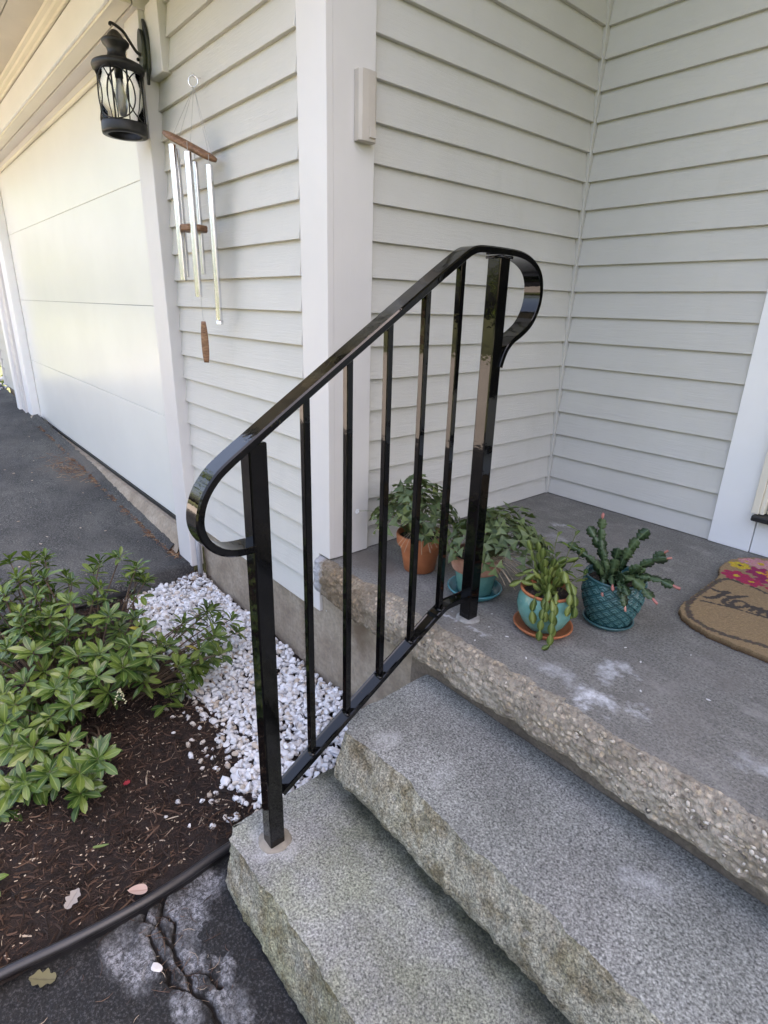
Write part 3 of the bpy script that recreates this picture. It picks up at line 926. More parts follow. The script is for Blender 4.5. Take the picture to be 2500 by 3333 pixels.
def lo_z(y):
    for (a, za), (b, zb) in zip(lo, lo[1:]):
        if a <= y <= b: return za + (zb - za) * (y - a) / (b - a)
def hi_z(y):
    return .853 + (y + .13) * (.853 - .638) / (.329)
for y in (-.4215, -.3225, -.2235, -.1245, -.0265):
    bm = B(XC - .0073, XC + .0073, y - .0073, y + .0073, lo_z(y) - .006, (hi_z(y) if y < -.1 else .9085) - .010)
    b_ = obj("baluster", bm, M['rail'], rl, bevel=.0015)
    bm = bmesh.new(); bmesh.ops.create_uvsphere(bm, u_segments=10, v_segments=6, radius=.007, matrix=Matrix.Translation((XC + .009, y - .004, lo_z(y) + .0005)) @ Matrix.Diagonal((1, 1.2, .5, 1)))
    obj("weld", bm, M['rail'], b_, smooth=True)
bm = bmesh.new(); tube(bm, [(XC - .02, .075, .9105), (XC + .02, .075, .9105), (XC + .02, .115, .9105)], .0035, 6)
obj("weld", bm, M['rail'], rl, smooth=True)
bm = bmesh.new(); tube(bm, [(XC - .016, -.548, .379), (XC + .019, -.548, .379)], .004, 6)
obj("weld", bm, M['rail'], rl, smooth=True)
def collar(c, r, seed):
    bm = bmesh.new()
    def rf(a, z, rr): return rr * .12 * fbm(math.cos(a) * 2, math.sin(a) * 2, seed)
    lathe(bm, [(r, -.006), (r, .001), (r - .004, .0042), (.008, .0045), (0, .0045)], c, 40, rf)
    return bm
tag(obj("grout_patch", collar((.527, -.527, -.366), .037, 1), M['grout'], smooth=True), "tan mortar ring round the railing foot on the lowest granite step", "mortar patch", "mortar rings")
tag(obj("grout_patch", collar((.531, .093, 0), .034, 4), M['grout2'], smooth=True), "pale mortar ring round the railing foot on the concrete porch", "mortar patch", "mortar rings")

# ------------------------------------------------------------------ wall lantern
LX, LY = -1.12, -.137
lp = thing("wall_lantern", "black metal wall lantern with a clear glass cylinder and bent wire cage", "lantern", (LX, -.027, 1.60))
DZ = -.011
pl_out = [(-.0, 1.553), (.011, 1.565), (.016, 1.585), (.034, 1.605), (.040, 1.63), (.040, 1.70), (.034, 1.725), (.020, 1.752), (.008, 1.764)]
full = [(LX + a, z) for a, z in pl_out] + [(LX - a, z) for a, z in pl_out[::-1][:-1]]
bm = bmesh.new(); poly_prism(bm, [(x, -.0385, z) for x, z in full], (0, .011, 0))
obj("back_plate", bm, M['plate'], lp, bevel=.003)
bm = bmesh.new(); poly_prism(bm, [(LX + (x - LX) * .62, -.0515, 1.66 + (z - 1.66) * .70) for x, z in full], (0, .0125, 0))
obj("raised_plate", bm, M['plate'], lp, bevel=.003)
bm = bmesh.new(); lathe(bm, [(0, -.016), (.006, -.010), (.004, .0), (.009, .006), (.009, .014), (0, .018)], (LX, -.035, 1.556), 14)
obj("finial", bm, M['lantern'], lp, smooth=True)
bm = bmesh.new(); bmesh.ops.create_uvsphere(bm, u_segments=10, v_segments=8, radius=.006, matrix=Matrix.Translation((LX - .018, -.055, 1.642)))
obj("screw_knob", bm, M['lantern'], lp, smooth=True)
arm = catmull([(LX, -.048, 1.652), (LX, -.066, 1.660), (LX, -.090, 1.690), (LX, -.105, 1.708), (LX, -.125, 1.719), (LX, -.145, 1.724), (LX, -.150, 1.716)], 6)
bm = bmesh.new(); tube(bm, arm, .0055, 8)
obj("arm", bm, M['lantern'], lp, smooth=True)
bm = bmesh.new(); tube(bm, [(LX, -.05, 1.612), (LX, -.062, 1.613)], .003, 6)
obj("stay", bm, M['lantern'], lp, smooth=True)
bm = bmesh.new()
lathe(bm, [(0, 1.712), (.012, 1.709), (.023, 1.698), (.028, 1.688), (.040, 1.682), (.047, 1.674), (.044, 1.666), (.034, 1.656), (.030, 1.644), (.033, 1.632), (.044, 1.622), (.070, 1.614), (.086, 1.606), (.090, 1.598), (.088, 1.588), (.081, 1.585), (.079, 1.575), (.074, 1.577), (.06, 1.582), (0, 1.60)], (LX, LY, DZ * .5), 40)
obj("cap", bm, M['lantern'], lp, smooth=True)
bm = bmesh.new()
lathe(bm, [(.0745, 1.418), (.0745, 1.575), (.0725, 1.575), (.0725, 1.418), (.0745, 1.418)], (LX, LY, 0), 40)
obj("glass_cylinder", bm, M['glass'], lp, smooth=True)
bm = bmesh.new()
lathe(bm, [(.060, 1.380), (.079, 1.381), (.0805, 1.388), (.0800, 1.414), (.078, 1.419), (.072, 1.419), (.060, 1.40), (.060, 1.380)], (LX, LY, 0), 40)
obj("base_ring", bm, M['lantern'], lp, smooth=True)
for k in range(4):
    a = 2 * PI * k / 4 - .66
    bm = bmesh.new(); tube(bm, [(LX + .0785 * math.cos(a), LY + .0785 * math.sin(a), 1.415), (LX + .0785 * math.cos(a), LY + .0785 * math.sin(a), 1.582)], .0032, 6)
    obj("cage_bar", bm, M['lantern'], lp, smooth=True)
    bm = bmesh.new(); hoop = []                        # hoops bent round the glass, each overlapping the next
    for j in range(41):
        u = 2 * PI * j / 40
        b = a + .98 * math.cos(u)
        hoop.append((LX + .0785 * math.cos(b), LY + .0785 * math.sin(b), 1.4985 + .081 * math.sin(u)))
    tube(bm, hoop, .0024, 6)
    obj("cage_hoop", bm, M['lantern'], lp, smooth=True)
bm = bmesh.new(); lathe(bm, [(0, 1.455), (.012, 1.46), (.019, 1.478), (.020, 1.50), (.013, 1.53), (.011, 1.545), (0, 1.545)], (LX, LY, 0), 20)
blb = obj("bulb", bm, M['bulb'], lp, smooth=True)
bm = bmesh.new(); lathe(bm, [(0, 1.545), (.0135, 1.545), (.0135, 1.59), (0, 1.59)], (LX, LY, 0), 20)
obj("socket", bm, M['trim2'], lp, smooth=True)

# ------------------------------------------------------------------ wind chime
wc = thing("wind_chime", "wind chime of five metal tubes hung from a wooden bar", "wind chime", (-.70, -.08, 1.50))
bm = bmesh.new(); tube(bm, catmull([(-.726, .0, 1.503), (-.722, -.022, 1.500), (-.716, -.034, 1.500), (-.712, -.036, 1.508)], 4), .0022, 6)
obj("hook", bm, M['alu'], wc, smooth=True)
ring_c = Vector((-.712, -.036, 1.484))
bm = bmesh.new(); tube(bm, [ring_c + Vector((.72 * .016 * math.cos(u), .69 * .016 * math.cos(u), .016 * math.sin(u))) for u in [2 * PI * k / 24 for k in range(25)]], .0022, 6, cap=False)
obj("ring", bm, M['alu'], wc, smooth=True)
bl, brr = Vector((-.770, -.128, 1.334)), Vector((-.592, -.030, 1.240))
ax = (brr - bl).normalized(); side = ax.cross(Vector((0, 0, 1))).normalized(); upv = side.cross(ax)
bm = bmesh.new()
rows = []
Lb = (brr - bl).length
for i in range(25):
    t = i / 24; s = t * 2 - 1
    wd = .030 * math.sqrt(max(0.0, 1 - abs(s) ** 3.5)) + .0012; hh = .0115 * math.sqrt(max(0.0, 1 - abs(s) ** 5)) + .001
    c = bl.lerp(brr, t)
    rows.append([bm.verts.new(c + side * (wd * math.cos(a)) + upv * (hh * math.copysign(abs(math.sin(a)) ** .55, math.sin(a)))) for a in [2 * PI * k / 16 for k in range(16)]])
for a, b in zip(rows, rows[1:]):
    for k in range(16): bm.faces.new((a[k], a[(k + 1) % 16], b[(k + 1) % 16], b[k]))
bm.faces.new(rows[0]); bm.faces.new(rows[-1]); bmesh.ops.recalc_face_normals(bm, faces=bm.faces)
obj("hanging_bar", bm, M['wood'], wc, smooth=True)
tubes = [((-.726, -.120, 1.292), .872, .0118), ((-.787, -.082, 1.295), .885, .0105), ((-.652, -.100, 1.263), .817, .0118), ((-.690, -.060, 1.246), .895, .0088), ((-.588, -.058, 1.223), .727, .0110)]
for (tx, ty, tz), zb, r in tubes:
    bm = bmesh.new()
    lathe(bm, [(r, zb), (r, tz), (r - .0018, tz), (r - .0018, zb), (r, zb)], (tx, ty, 0), 18)
    tb = obj("chime_tube", bm, M['alu'], wc, smooth=True)
    tb.data.set_sharp_from_angle(angle=math.radians(40))
bm = bmesh.new(); lathe(bm, [(.0125, .727), (.0125, .741), (.0105, .741), (.0105, .727), (.0125, .727)], (-.588, -.058, 0), 18)
obj("tube_cap", bm, M['alu'], wc, smooth=True)
bm = bmesh.new(); lathe(bm, [(0, 1.030), (.046, 1.030), (.049, 1.034), (.049, 1.046), (.046, 1.050), (0, 1.050)], (-.690, -.083, 0), 8)
obj("striker", bm, M['wood'], wc)
bm = bmesh.new()
sx, sy = -.66, -.088
rows = []
for i in range(15):
    t = i / 14; z = .590 + .145 * t; w = .0155 * (math.sin(PI * min(1, max(0, .08 + .84 * t))) ** .35) * (1 - .12 * t)
    rows.append([bm.verts.new((sx + w * math.cos(a) * .77, sy + w * math.cos(a) * .64 + .003 * math.sin(a), z)) for a in [2 * PI * k / 10 for k in range(10)]])
for a, b in zip(rows, rows[1:]):
    for k in range(10): bm.faces.new((a[k], a[(k + 1) % 10], b[(k + 1) % 10], b[k]))
bm.faces.new(rows[0]); bm.faces.new(rows[-1]); bmesh.ops.recalc_face_normals(bm, faces=bm.faces)
obj("wind_sail", bm, M['wood'], wc, smooth=True)
def string(a, b):
    bm = bmesh.new(); tube(bm, [a, b], .0009, 5); obj("string", bm, M['cord'], wc)
rb = ring_c - Vector((0, 0, .016))
for t, s in ((.22, 1), (.24, -1), (.5, 0), (.88, 1), (.86, -1)):
    string(rb, bl.lerp(brr, t) + side * .012 * s + upv * .010)
for (tx, ty, tz), zb, r in tubes:
    string(Vector((tx, ty, tz + .03)), Vector((tx, ty, tz - .02)))
string(Vector((-.690, -.083, 1.285)), Vector((-.690, -.083, 1.05)))
string(Vector((-.690, -.083, 1.03)), Vector((sx, sy, .735)))

# ------------------------------------------------------------------ leaves
def leaf_mesh(name, L, W, fold=.25, curl=.25, tip=1.0, tone=.5, nseg=6, shape=None):
    """blade along +x, lying in xy with its upper side +z"""
    me = bpy.data.meshes.new(name)
    vs, fs, uv = [], [], []
    for i in range(nseg + 1):
        t = i / nseg
        if shape: w = shape(t) * W / 2
        else: w = W / 2 * (math.sin(PI * min(1, t ** .85 * .97 + .03)) ** .8) * (1 - .25 * max(0, t - .6))
        z = -curl * L * t * t * .5
        vs += [(t * L, -w, z + fold * w), (t * L, 0, z), (t * L, w, z + fold * w)]
        uv += [(0, t), (.5, t), (1, t)]
    for i in range(nseg):
        a = i * 3
        fs += [(a, a + 3, a + 4, a + 1), (a + 1, a + 4, a + 5, a + 2)]
    me.from_pydata(vs, [], fs)
    ul = me.uv_layers.new(name="UVMap")
    for lp_ in me.loops: ul.data[lp_.index].uv = uv[lp_.vertex_index]
    at = me.attributes.new("tone", 'FLOAT', 'POINT')
    at.data.foreach_set("value", [tone] * len(vs))
    me.shade_smooth()
    return me

def place(me, name, parent, loc, dirv, roll=0.0, scale=1.0, up=Vector((0, 0, 1))):
    x = dirv.normalized()
    y = up.cross(x)
    if y.length < .05: y = Vector((0, 1, 0)).cross(x)
    y.normalize(); z = x.cross(y)
    m = Matrix((x, y, z)).transposed().to_4x4() @ Matrix.Rotation(roll, 4, 'X') @ Matrix.Scale(scale, 4)
    o = bpy.data.objects.new(name, me)
    COL.objects.link(o); o.parent = parent
    o.matrix_local = Matrix.Translation(Vector(loc) - root_loc(parent)) @ m
    return o

class Mass:
    """many small meshes joined into one stuff object with per-leaf tone"""
    def __init__(self): self.v, self.f, self.uv, self.t = [], [], [], []
    def add(self, me, m, tone):
        b = len(self.v)
        self.v += [tuple(m @ v.co) for v in me.vertices]
        self.f += [tuple(b + i for i in p.vertices) for p in me.polygons]
        if me.uv_layers:
            d = {}
            for l in me.loops: d[l.vertex_index] = tuple(me.uv_layers[0].data[l.index].uv)
            self.uv += [d.get(i, (0, 0)) for i in range(len(me.vertices))]
        else: self.uv += [(0.2, 0)] * len(me.vertices)
        self.t += [tone] * len(me.vertices)
    def build(self, name, mat, parent=None, smooth=True):
        me = bpy.data.meshes.new(name)
        off = root_loc(parent) if parent else Vector((0, 0, 0))
        me.from_pydata([tuple(Vector(v) - off) for v in self.v], [], self.f)
        ul = me.uv_layers.new(name="UVMap")
        for l in me.loops: ul.data[l.index].uv = self.uv[l.vertex_index]
        at = me.attributes.new("tone", 'FLOAT', 'POINT'); at.data.foreach_set("value", self.t)
        if smooth: me.shade_smooth()
        me.materials.append(mat)
        o = link(name, me, parent)
        o['kind'] = 'stuff'
        return o

def frame(loc, dirv, roll, s, up=Vector((0, 0, 1))):
    x = dirv.normalized(); y = up.cross(x)
    if y.length < .05: y = Vector((0, 1, 0)).cross(x)
    y.normalize(); z = x.cross(y)
    return Matrix.Translation(loc) @ Matrix((x, y, z)).transposed().to_4x4() @ Matrix.Rotation(roll, 4, 'X') @ Matrix.Scale(s, 4)

# ------------------------------------------------------------------ shrub
CAMV = Vector(cam.location)
ros = [(-.793, -.805, -.068), (-.766, -.748, -.064), (-.74, -.706, -.063), (-.642, -.735, -.093), (-.695, -.804, -.093), (-.601, -.563, -.07), (-.585, -.499, -.063), (-.501, -.471, -.078), (-.562, -.666, -.101), (-.576, -.776, -.122), (-.484, -.599, -.109), (-.644, -.854, -.119), (-.481, -.695, -.132), (-.467, -.758, -.153), (-.356, -.614, -.153), (-.299, -.55, -.155), (-.446, -.257, -.3), (-.348, -.269, -.3), (-.332, -.211, -.3), (-.417, -.359, -.3), (-.442, -.634, -.129), (-.216, -.597, -.199), (-.246, -.677, -.212), (-.28, -.729, -.214), (-.165, -.636, -.232), (-.171, -.474, -.3), (-.306, -.461, -.3), (-.268, -.311, -.3), (-.218, -.381, -.3), (-.189, -.706, -.245), (-.235, -.771, -.247), (-.372, -.831, -.209), (-.484, -.836, -.168), (-.431, -.89, -.204), (-.296, -.873, -.254), (-.299, -.929, -.27), (-.251, -.91, -.283), (-.224, -.811, -.263), (-.149, -.788, -.286), (-.215, -.944, -.311), (-.111, -.899, -.343), (-.15, -.943, -.341), (-.061, -.824, -.338), (.022, -.773, -.359), (-.048, -.937, -.391), (-.059, -.97, -.4), (-.029, -.881, -.377), (.02, -.82, -.377), (-.388, -.731, -.173), (-.238, -.547, -.176), (-.149, -.561, -.214), (-.146, -.337, -.3)]
rs = random.Random(5)
SH = Vector((-.45, -.72, -.50))
shrub = thing("shrub", "leafy green shrub with whorled leaves beside the white stones", "shrub", SH)
extra = []
for k in range(34):                                   # the side away from the view and the lower inside
    a = rs.uniform(-PI, PI); q = rs.random()
    extra.append((-.62 + .30 * math.cos(a) * (.4 + .6 * q), -.93 + .22 * math.sin(a), -.12 - .24 * q + rs.uniform(-.03, .03)))
for (x, y, z) in ros:
    for rep_ in range(2):
        if rs.random() < .85: extra.append((x + rs.uniform(-.06, .06) - .03, y + rs.uniform(-.06, .06), max(-.44, z - rs.uniform(.035, .12))))
obov = lambda t: (math.sin(PI * min(1.0, t ** 1.25 * .93 + .035)) ** .85) * (.72 + .45 * t) if t < .999 else .02
lm = [leaf_mesh("pieris_leaf", L, W, f, c, tone=t, nseg=7, shape=obov) for L, W, f, c, t in ((.064, .0225, .35, .25, .4), (.058, .0215, .3, .5, .55), (.068, .0235, .45, .1, .5), (.052, .021, .25, .65, .7), (.060, .022, .5, .4, .3))]
for m_ in lm: m_.materials.append(M['pieris'])
lm_old = [leaf_mesh("pieris_old_leaf", .055, .017, .3, .5, tone=.5)]
lm_old[0].materials.append(M['pieris_old'])
allleaves = []
stems = bmesh.new()
for i, p in enumerate(ros + extra):
    p = Vector(p); inner = i >= len(ros)
    out = Vector((p.x - SH.x, p.y - SH.y, .0)); out = out * .9 + Vector((0, 0, .42)); out.normalize()
    tilt = (out + Vector((rs.uniform(-.3, .3), rs.uniform(-.3, .3), rs.uniform(0, .5)))).normalized()
    e1 = tilt.orthogonal().normalized(); e2 = tilt.cross(e1)
    nl = rs.randint(7, 10); ph = rs.random() * 6
    for k in range(nl + 3):
        a = ph + k * 2.399
        young = k >= nl
        el = rs.uniform(.05, .75) if not young else rs.uniform(.85, 1.25)
        d = (e1 * math.cos(a) + e2 * math.sin(a)) * math.cos(el) + tilt * math.sin(el)
        s = rs.uniform(.72, 1.06) * (.62 if young else 1) * (.9 if inner else 1.0)
        base = p - tilt * (.014 * (1 - k / nl)) + d * .002
        old = (inner and rs.random() < .10) or rs.random() < .02
        allleaves.append((base, d, rs.uniform(-.35, .35), s, tilt, rs.choice(lm_old) if old else rs.choice(lm), (base - CAMV).length + (.25 if inner else 0) + (.1 if young else 0)))
    if inner:                                         # drooping older leaves along the stem
        for k in range(4):
            a = rs.random() * 6.3
            d = Vector((math.cos(a), math.sin(a), rs.uniform(-.5, .1)))
            allleaves.append((p - tilt * rs.uniform(.02, .06), d, rs.uniform(-.5, .5), rs.uniform(.7, 1), Vector((0, 0, 1)), rs.choice(lm + lm_old), 9))
    foot = SH + Vector(((p.x - SH.x) * .35, (p.y - SH.y) * .35, .0))
    mid = foot.lerp(p, .55) + Vector((rs.uniform(-.03, .03), rs.uniform(-.03, .03), .02))
    tube(stems, catmull([foot, mid, p], 3), lambda t: .0042 - .0026 * t, 5)
so = obj("stems", stems, M['bark'], shrub, smooth=True); so['kind'] = 'stuff'
def visible(b):                                       # inside the picture of the photograph's viewpoint
    q = cam.matrix_world.inverted() @ b
    return q.z < 0 and abs(q.x / q.z) < .69 and abs(q.y / q.z) < .92
bpy.context.view_layer.update()
allleaves.sort(key=lambda t: t[6] + (0 if visible(t[0]) else 50))
mass = Mass()
for i, (b, d, r, s, up, me, _) in enumerate(allleaves):
    if i < 290:
        place(me, "leaf", shrub, b, d, r, s, up)
    else:
        mass.add(me, frame(b, d, r, s, up), rs.random())
mass.build("foliage", M['pieris'], shrub)
bm = bmesh.new()
for (cx, cy, cz) in ((-.055, -.80, -.345), (-.05, -.835, -.36), (-.15, -.66, -.29)):
    for br_ in range(3):
        d = Vector((rs.uniform(-.3, .5), rs.uniform(-.5, .2), -.6)).normalized()
        for k in range(9):
            q = Vector((cx, cy, cz)) + d * (.006 * k) + Vector((rs.uniform(-.003, .003), rs.uniform(-.003, .003), 0))
            bmesh.ops.create_icosphere(bm, subdivisions=1, radius=.0026, matrix=Matrix.Translation(q))
tag(obj("seed_clusters", bm, M['seed'], shrub), kind='stuff')

# small seedling at the picture's edge of the bed
sd = thing("seedling", "small sprig of green leaves rising alone from the bare mulch", "plant", (.155, -1.065, -.50))
for k in range(6):
    a = k * 2.4 + .5
    place(lm[k % 5], "leaf", sd, (.155 + .006 * math.cos(a), -1.065 + .006 * math.sin(a), -.462 + .004 * k), Vector((math.cos(a), math.sin(a), .35)), .1, .85)
bm = bmesh.new(); tube(bm, [(.155, -1.065, -.515), (.152, -1.067, -.46)], .002, 6); obj("stem", bm, M['stem'], sd)

# ------------------------------------------------------------------ white stones
def stone_mesh(seed):
    bm = bmesh.new(); bmesh.ops.create_icosphere(bm, subdivisions=2, radius=1.0)
    R = random.Random(seed)
    planes = [Vector((R.gauss(0, 1), R.gauss(0, 1), R.gauss(0, 1))).normalized() for _ in range(9)]
    dist = [R.uniform(.45, .82) for _ in planes]
    for v in bm.verts:
        for pn, d in zip(planes, dist):
            k = v.co.dot(pn)
            if k > d: v.co -= pn * (k - d) * .97
        v.co *= 1 + .05 * fbm(v.co.x * 2 + seed, v.co.y * 2, v.co.z * 2)
    sx_, sy_, sz_ = R.uniform(.9, 1.25), R.uniform(.7, 1.0), R.uniform(.5, .72)
    for v in bm.verts: v.co = Vector((v.co.x * sx_, v.co.y * sy_, v.co.z * sz_))
    me = bpy.data.meshes.new("pebble"); bm.to_mesh(me); bm.free()
    me.shade_smooth(); me.set_sharp_from_angle(angle=math.radians(24))
    me.materials.append(M['stone'])
    return me
sm = [stone_mesh(k) for k in range(14)]
bed = tag(obj("pebble_bed", grid_sheet(-1.13, .43, -.40, .0, 60, 20, lambda x, y: bed_z(x, y) + .004 if in_poly(x, y, [(-1.14, .02), (-1.14, -.34), (-.7, -.36), (-.3, -.38), (.1, -.42), (.45, -.4), (.45, .02)]) else -.56), M['soil']), kind='structure')
stones = []
rp = random.Random(21)
def bnd(x):                                           # front boundary of the stone band
    return -.395 - .06 * ((x + 1.1) / 1.5) + .05 * fbm(x * 4, 2.0) - (.05 if x > .15 else 0)
cell = .0152
gx = int(1.6 / cell); gy = int(.54 / cell)
for layer in range(2):
    for i in range(gx):
        for j in range(gy):
            x = -1.115 + (i + rp.random()) * cell; y = -.50 + (j + rp.random()) * cell
            if y > -.004 or x > .462: continue
            b = bnd(x)
            if y < b: continue
            if x > .40 and y < -.43: continue
            edge = (y - b) < .04
            if edge and rp.random() < .45: continue
            if layer == 1 and (edge or rp.random() < .22): continue
            r = rp.uniform(.0078, .0142) if rp.random() < .9 else rp.uniform(.0142, .020)
            z = bed_z(x, y) + .005 + layer * .013 + .016 * math.exp(-((y + .05) / .15) ** 2) + rp.uniform(-.003, .003)
            stones.append((x, y, z, r, layer))
for k in range(48):                                   # strays on the mulch
    x = rp.uniform(-.25, .42); y = bnd(x) - abs(rp.gauss(0, .055)) - .005
    if x > .35: continue
    stones.append((x, y, bed_z(x, y) + .004, rp.uniform(.006, .013), 1))
stones.append((.405, -.36, -.475, .030, 1)); stones.append((.425, -.30, -.475, .022, 1))
def stone_rot(): return Quaternion((rp.gauss(0, 1), rp.gauss(0, .3), rp.gauss(0, .3), rp.gauss(0, 1.5))).normalized()
stones.sort(key=lambda s: (Vector(s[:3]) - CAMV).length / s[3] - s[4] * 60)
mass = Mass()
sm_low = []
for k in range(10):
    me = sm[k].copy(); bm = bmesh.new(); bmesh.ops.create_icosphere(bm, subdivisions=1, radius=.88)
    R = random.Random(k)
    for v in bm.verts: v.co = Vector((v.co.x * R.uniform(.95, 1.2), v.co.y * .85, v.co.z * .62)) * R.uniform(.85, 1.1)
    me = bpy.data.meshes.new("low"); bm.to_mesh(me); bm.free(); sm_low.append(me)
for i, (x, y, z, r, l) in enumerate(stones):
    m = Matrix.Translation((x, y, z)) @ stone_rot().to_matrix().to_4x4() @ Matrix.Scale(r, 4)
    if i < 295:
        o = bpy.data.objects.new("pebble", sm[i % len(sm)]); COL.objects.link(o); o.parent = bed; o.matrix_local = m
    else:
        mass.add(rp.choice(sm), m, rp.random() if (y - bnd(x)) > .06 else rp.random() * .6)
mo = mass.build("pebbles", M['stones'], bed)
mo.data.set_sharp_from_angle(angle=math.radians(24))
# a few stones by the far corner of the garage
mass = Mass()
for k in range(160):
    mass.add(rp.choice(sm), Matrix.Translation((rp.uniform(-7.6, -6.4), rp.uniform(-.3, .25), -.20 + rp.uniform(0, .03))) @ stone_rot().to_matrix().to_4x4() @ Matrix.Scale(rp.uniform(.015, .03), 4), .3 + .7 * rp.random())
tag(mass.build("gravel", M['stones']), "heap of white stones at the far corner of the garage", "gravel", kind='stuff')

# ------------------------------------------------------------------ mulch fibres and debris
def strip_mass(n, fn, name, mat, label=None):
    v, f, t = [], [], []
    for k in range(n):
        q = fn(k)
        if q is None: continue
        (x, y, z, L, W, a, pit, bend, tone) = q
        dx, dy = math.cos(a) * math.cos(pit), math.sin(a) * math.cos(pit); dz = math.sin(pit)
        nx_, ny_ = -math.sin(a), math.cos(a)
        b = len(v)
        for i in range(4):
            s = i / 3 - .5
            off = bend * (s * s * 4 - .5) * L * .25
            w = W / 2 * (1 - abs(s) * .9)
            px, py, pz = x + dx * L * s + nx_ * off, y + dy * L * s + ny_ * off, z + dz * L * s
            v += [(px + nx_ * w, py + ny_ * w, pz), (px, py, pz + W * .6), (px - nx_ * w, py - ny_ * w, pz)]
        for i in range(3):
            c = b + i * 3
            f += [(c, c + 1, c + 4, c + 3), (c + 1, c + 2, c + 5, c + 4)]
        t += [tone] * 12
    me = bpy.data.meshes.new(name); me.from_pydata(v, [], f)
    at = me.attributes.new("tone", 'FLOAT', 'POINT'); at.data.foreach_set("value", t)
    me.materials.append(mat)
    o = link(name, me)
    return tag(o, label, None, kind='stuff')
rm = random.Random(8)
def mulch(k):
    x = rm.uniform(-1.12, .34); y = rm.uniform(-1.35, -.30)
    if y > bnd(x) + .03 + rm.uniform(-.03, .04): return None
    big = rm.random()
    L = rm.uniform(.005, .022) if big < .94 else rm.uniform(.025, .06); W = rm.uniform(.0008, .002) if big < .85 else rm.uniform(.0025, .006)
    tone = rm.betavariate(1.3, 1.9) * .92
    if rm.random() < .035: tone = rm.uniform(.9, 1)
    return (x, y, bed_z(x, y) + rm.uniform(.0, .011), L, W, rm.uniform(0, 2 * PI), rm.gauss(0, .35), rm.uniform(-.5, .5), tone)
strip_mass(34000, mulch, "mulch_fibres", M['fibre'], "shredded dark brown bark mulch covering the planting bed")
def specks(k):
    x = rm.uniform(-.4, .34); y = rm.uniform(-1.3, -.42)
    if y > bnd(x): return None
    return (x, y, bed_z(x, y) + .009, rm.uniform(.003, .008), rm.uniform(.002, .0045), rm.uniform(0, 6), rm.gauss(0, .3), 0, rm.uniform(.95, 1))
def litter_on_stones(k):
    x = rm.uniform(-1.1, .44); y = rm.uniform(-.46, -.01)
    return (x, y, bed_z(x, y) + .028 + rm.uniform(0, .008), rm.uniform(.006, .03), rm.uniform(.001, .004), rm.uniform(0, 6.3), rm.gauss(0, .4), rm.uniform(-.5, .5), rm.uniform(.2, .8))
strip_mass(150, litter_on_stones, "leaf_litter", M['fibre'], "brown bark shreds dropped among the white stones")
strip_mass(430, specks, "wood_chips", M['fibre'], "pale chips and specks scattered over the dark mulch")
def seam(k):
    x = -1.25 - 3.1 * (k / 1500) ** 1.2 + rm.gauss(0, .02)
    y = -.075 + .03 * fbm(x * 4, 5) - .012 * fbm(x * 11, 2) + rm.gauss(0, .013)
    if fbm(x * 5, 11) < -.28: return None
    return (x, y, drive_z(x, y) + .008 + rm.uniform(0, .009), rm.uniform(.012, .05), rm.uniform(.001, .003), rm.uniform(0, 6.3), rm.gauss(0, .2), rm.uniform(-1, 1), rm.random())
strip_mass(1500, seam, "pine_needles", M['needle'], "rusty dead pine needles gathered along the driveway seam")
def clump(k):
    x = -3.0 + rm.gauss(0, .16); y = -.16 + rm.gauss(0, .05)
    return (x, y, drive_z(x, y) + .008 + rm.uniform(0, .02), rm.uniform(.02, .06), rm.uniform(.001, .003), rm.uniform(0, 6.3), rm.gauss(0, .3), rm.uniform(-1, 1), rm.random())
strip_mass(220, clump, "needle_clump", M['needle'], "clump of rusty needles where the driveway crack meets the apron")
def cornerlitter(k):
    x = -1.07 + rm.gauss(0, .05); y = -.06 + rm.gauss(0, .04)
    if y > 0 or x < -1.13: return None
    return (x, y, bed_z(x, y) + .02 + rm.uniform(0, .02), rm.uniform(.012, .05), rm.uniform(.002, .007), rm.uniform(0, 6.3), rm.gauss(0, .3), rm.uniform(-1, 1), rm.uniform(.2, .95))
strip_mass(140, cornerlitter, "leaf_litter", M['fibre'], "dry litter heaped at the foot of the conduit pipe")
def walklit(k):
    x = rm.uniform(.36, .95); y = rm.uniform(-1.3, -.63)
    near = rm.random() < .55
    if near:
        c = rm.choice(cracks); p = rm.choice(c); x, y = p[0] + rm.gauss(0, .018), p[1] + rm.gauss(0, .014)
    if x < .36: return None
    return (x, y, walk_z(x, y) + .003, rm.uniform(.005, .04), rm.uniform(.0007, .002), rm.uniform(0, 6.3), rm.gauss(0, .1), rm.uniform(-1, 1), rm.uniform(.25, 1))
strip_mass(190, walklit, "twigs", M['fibre'], "needles and twig bits lying on the cracked black walkway")
def drivespeck(k):
    x = rm.uniform(-4.5, -1.2); y = rm.uniform(-1.2, -.15)
    return (x, y, drive_z(x, y) + .012, rm.uniform(.006, .016), rm.uniform(.003, .007), rm.uniform(0, 6.3), 0, 0, rm.uniform(.9, 1))
strip_mass(70, drivespeck, "specks", M['fibre'], "small pale bits scattered over the driveway")

# concrete apron under the garage door
ap = bmesh.new()
vs = []
for i in range(121):
    x = -1.27 - 3.55 * i / 120
    vs.append([ap.verts.new(q) for q in ((x, .03, -.296), (x, -.012, -.300), (x, -.06 + .006 * fbm(x * 8, 2), drive_z(x, 0) + .02), (x, -.10, drive_z(x, -.1) - .03))])
for a, b in zip(vs, vs[1:]):
    for k in range(3): ap.faces.new((a[k], a[k + 1], b[k + 1], b[k]))
tag(obj("apron", ap, M['found'], smooth=False), "narrow concrete apron under the white garage door", "apron", kind='structure')
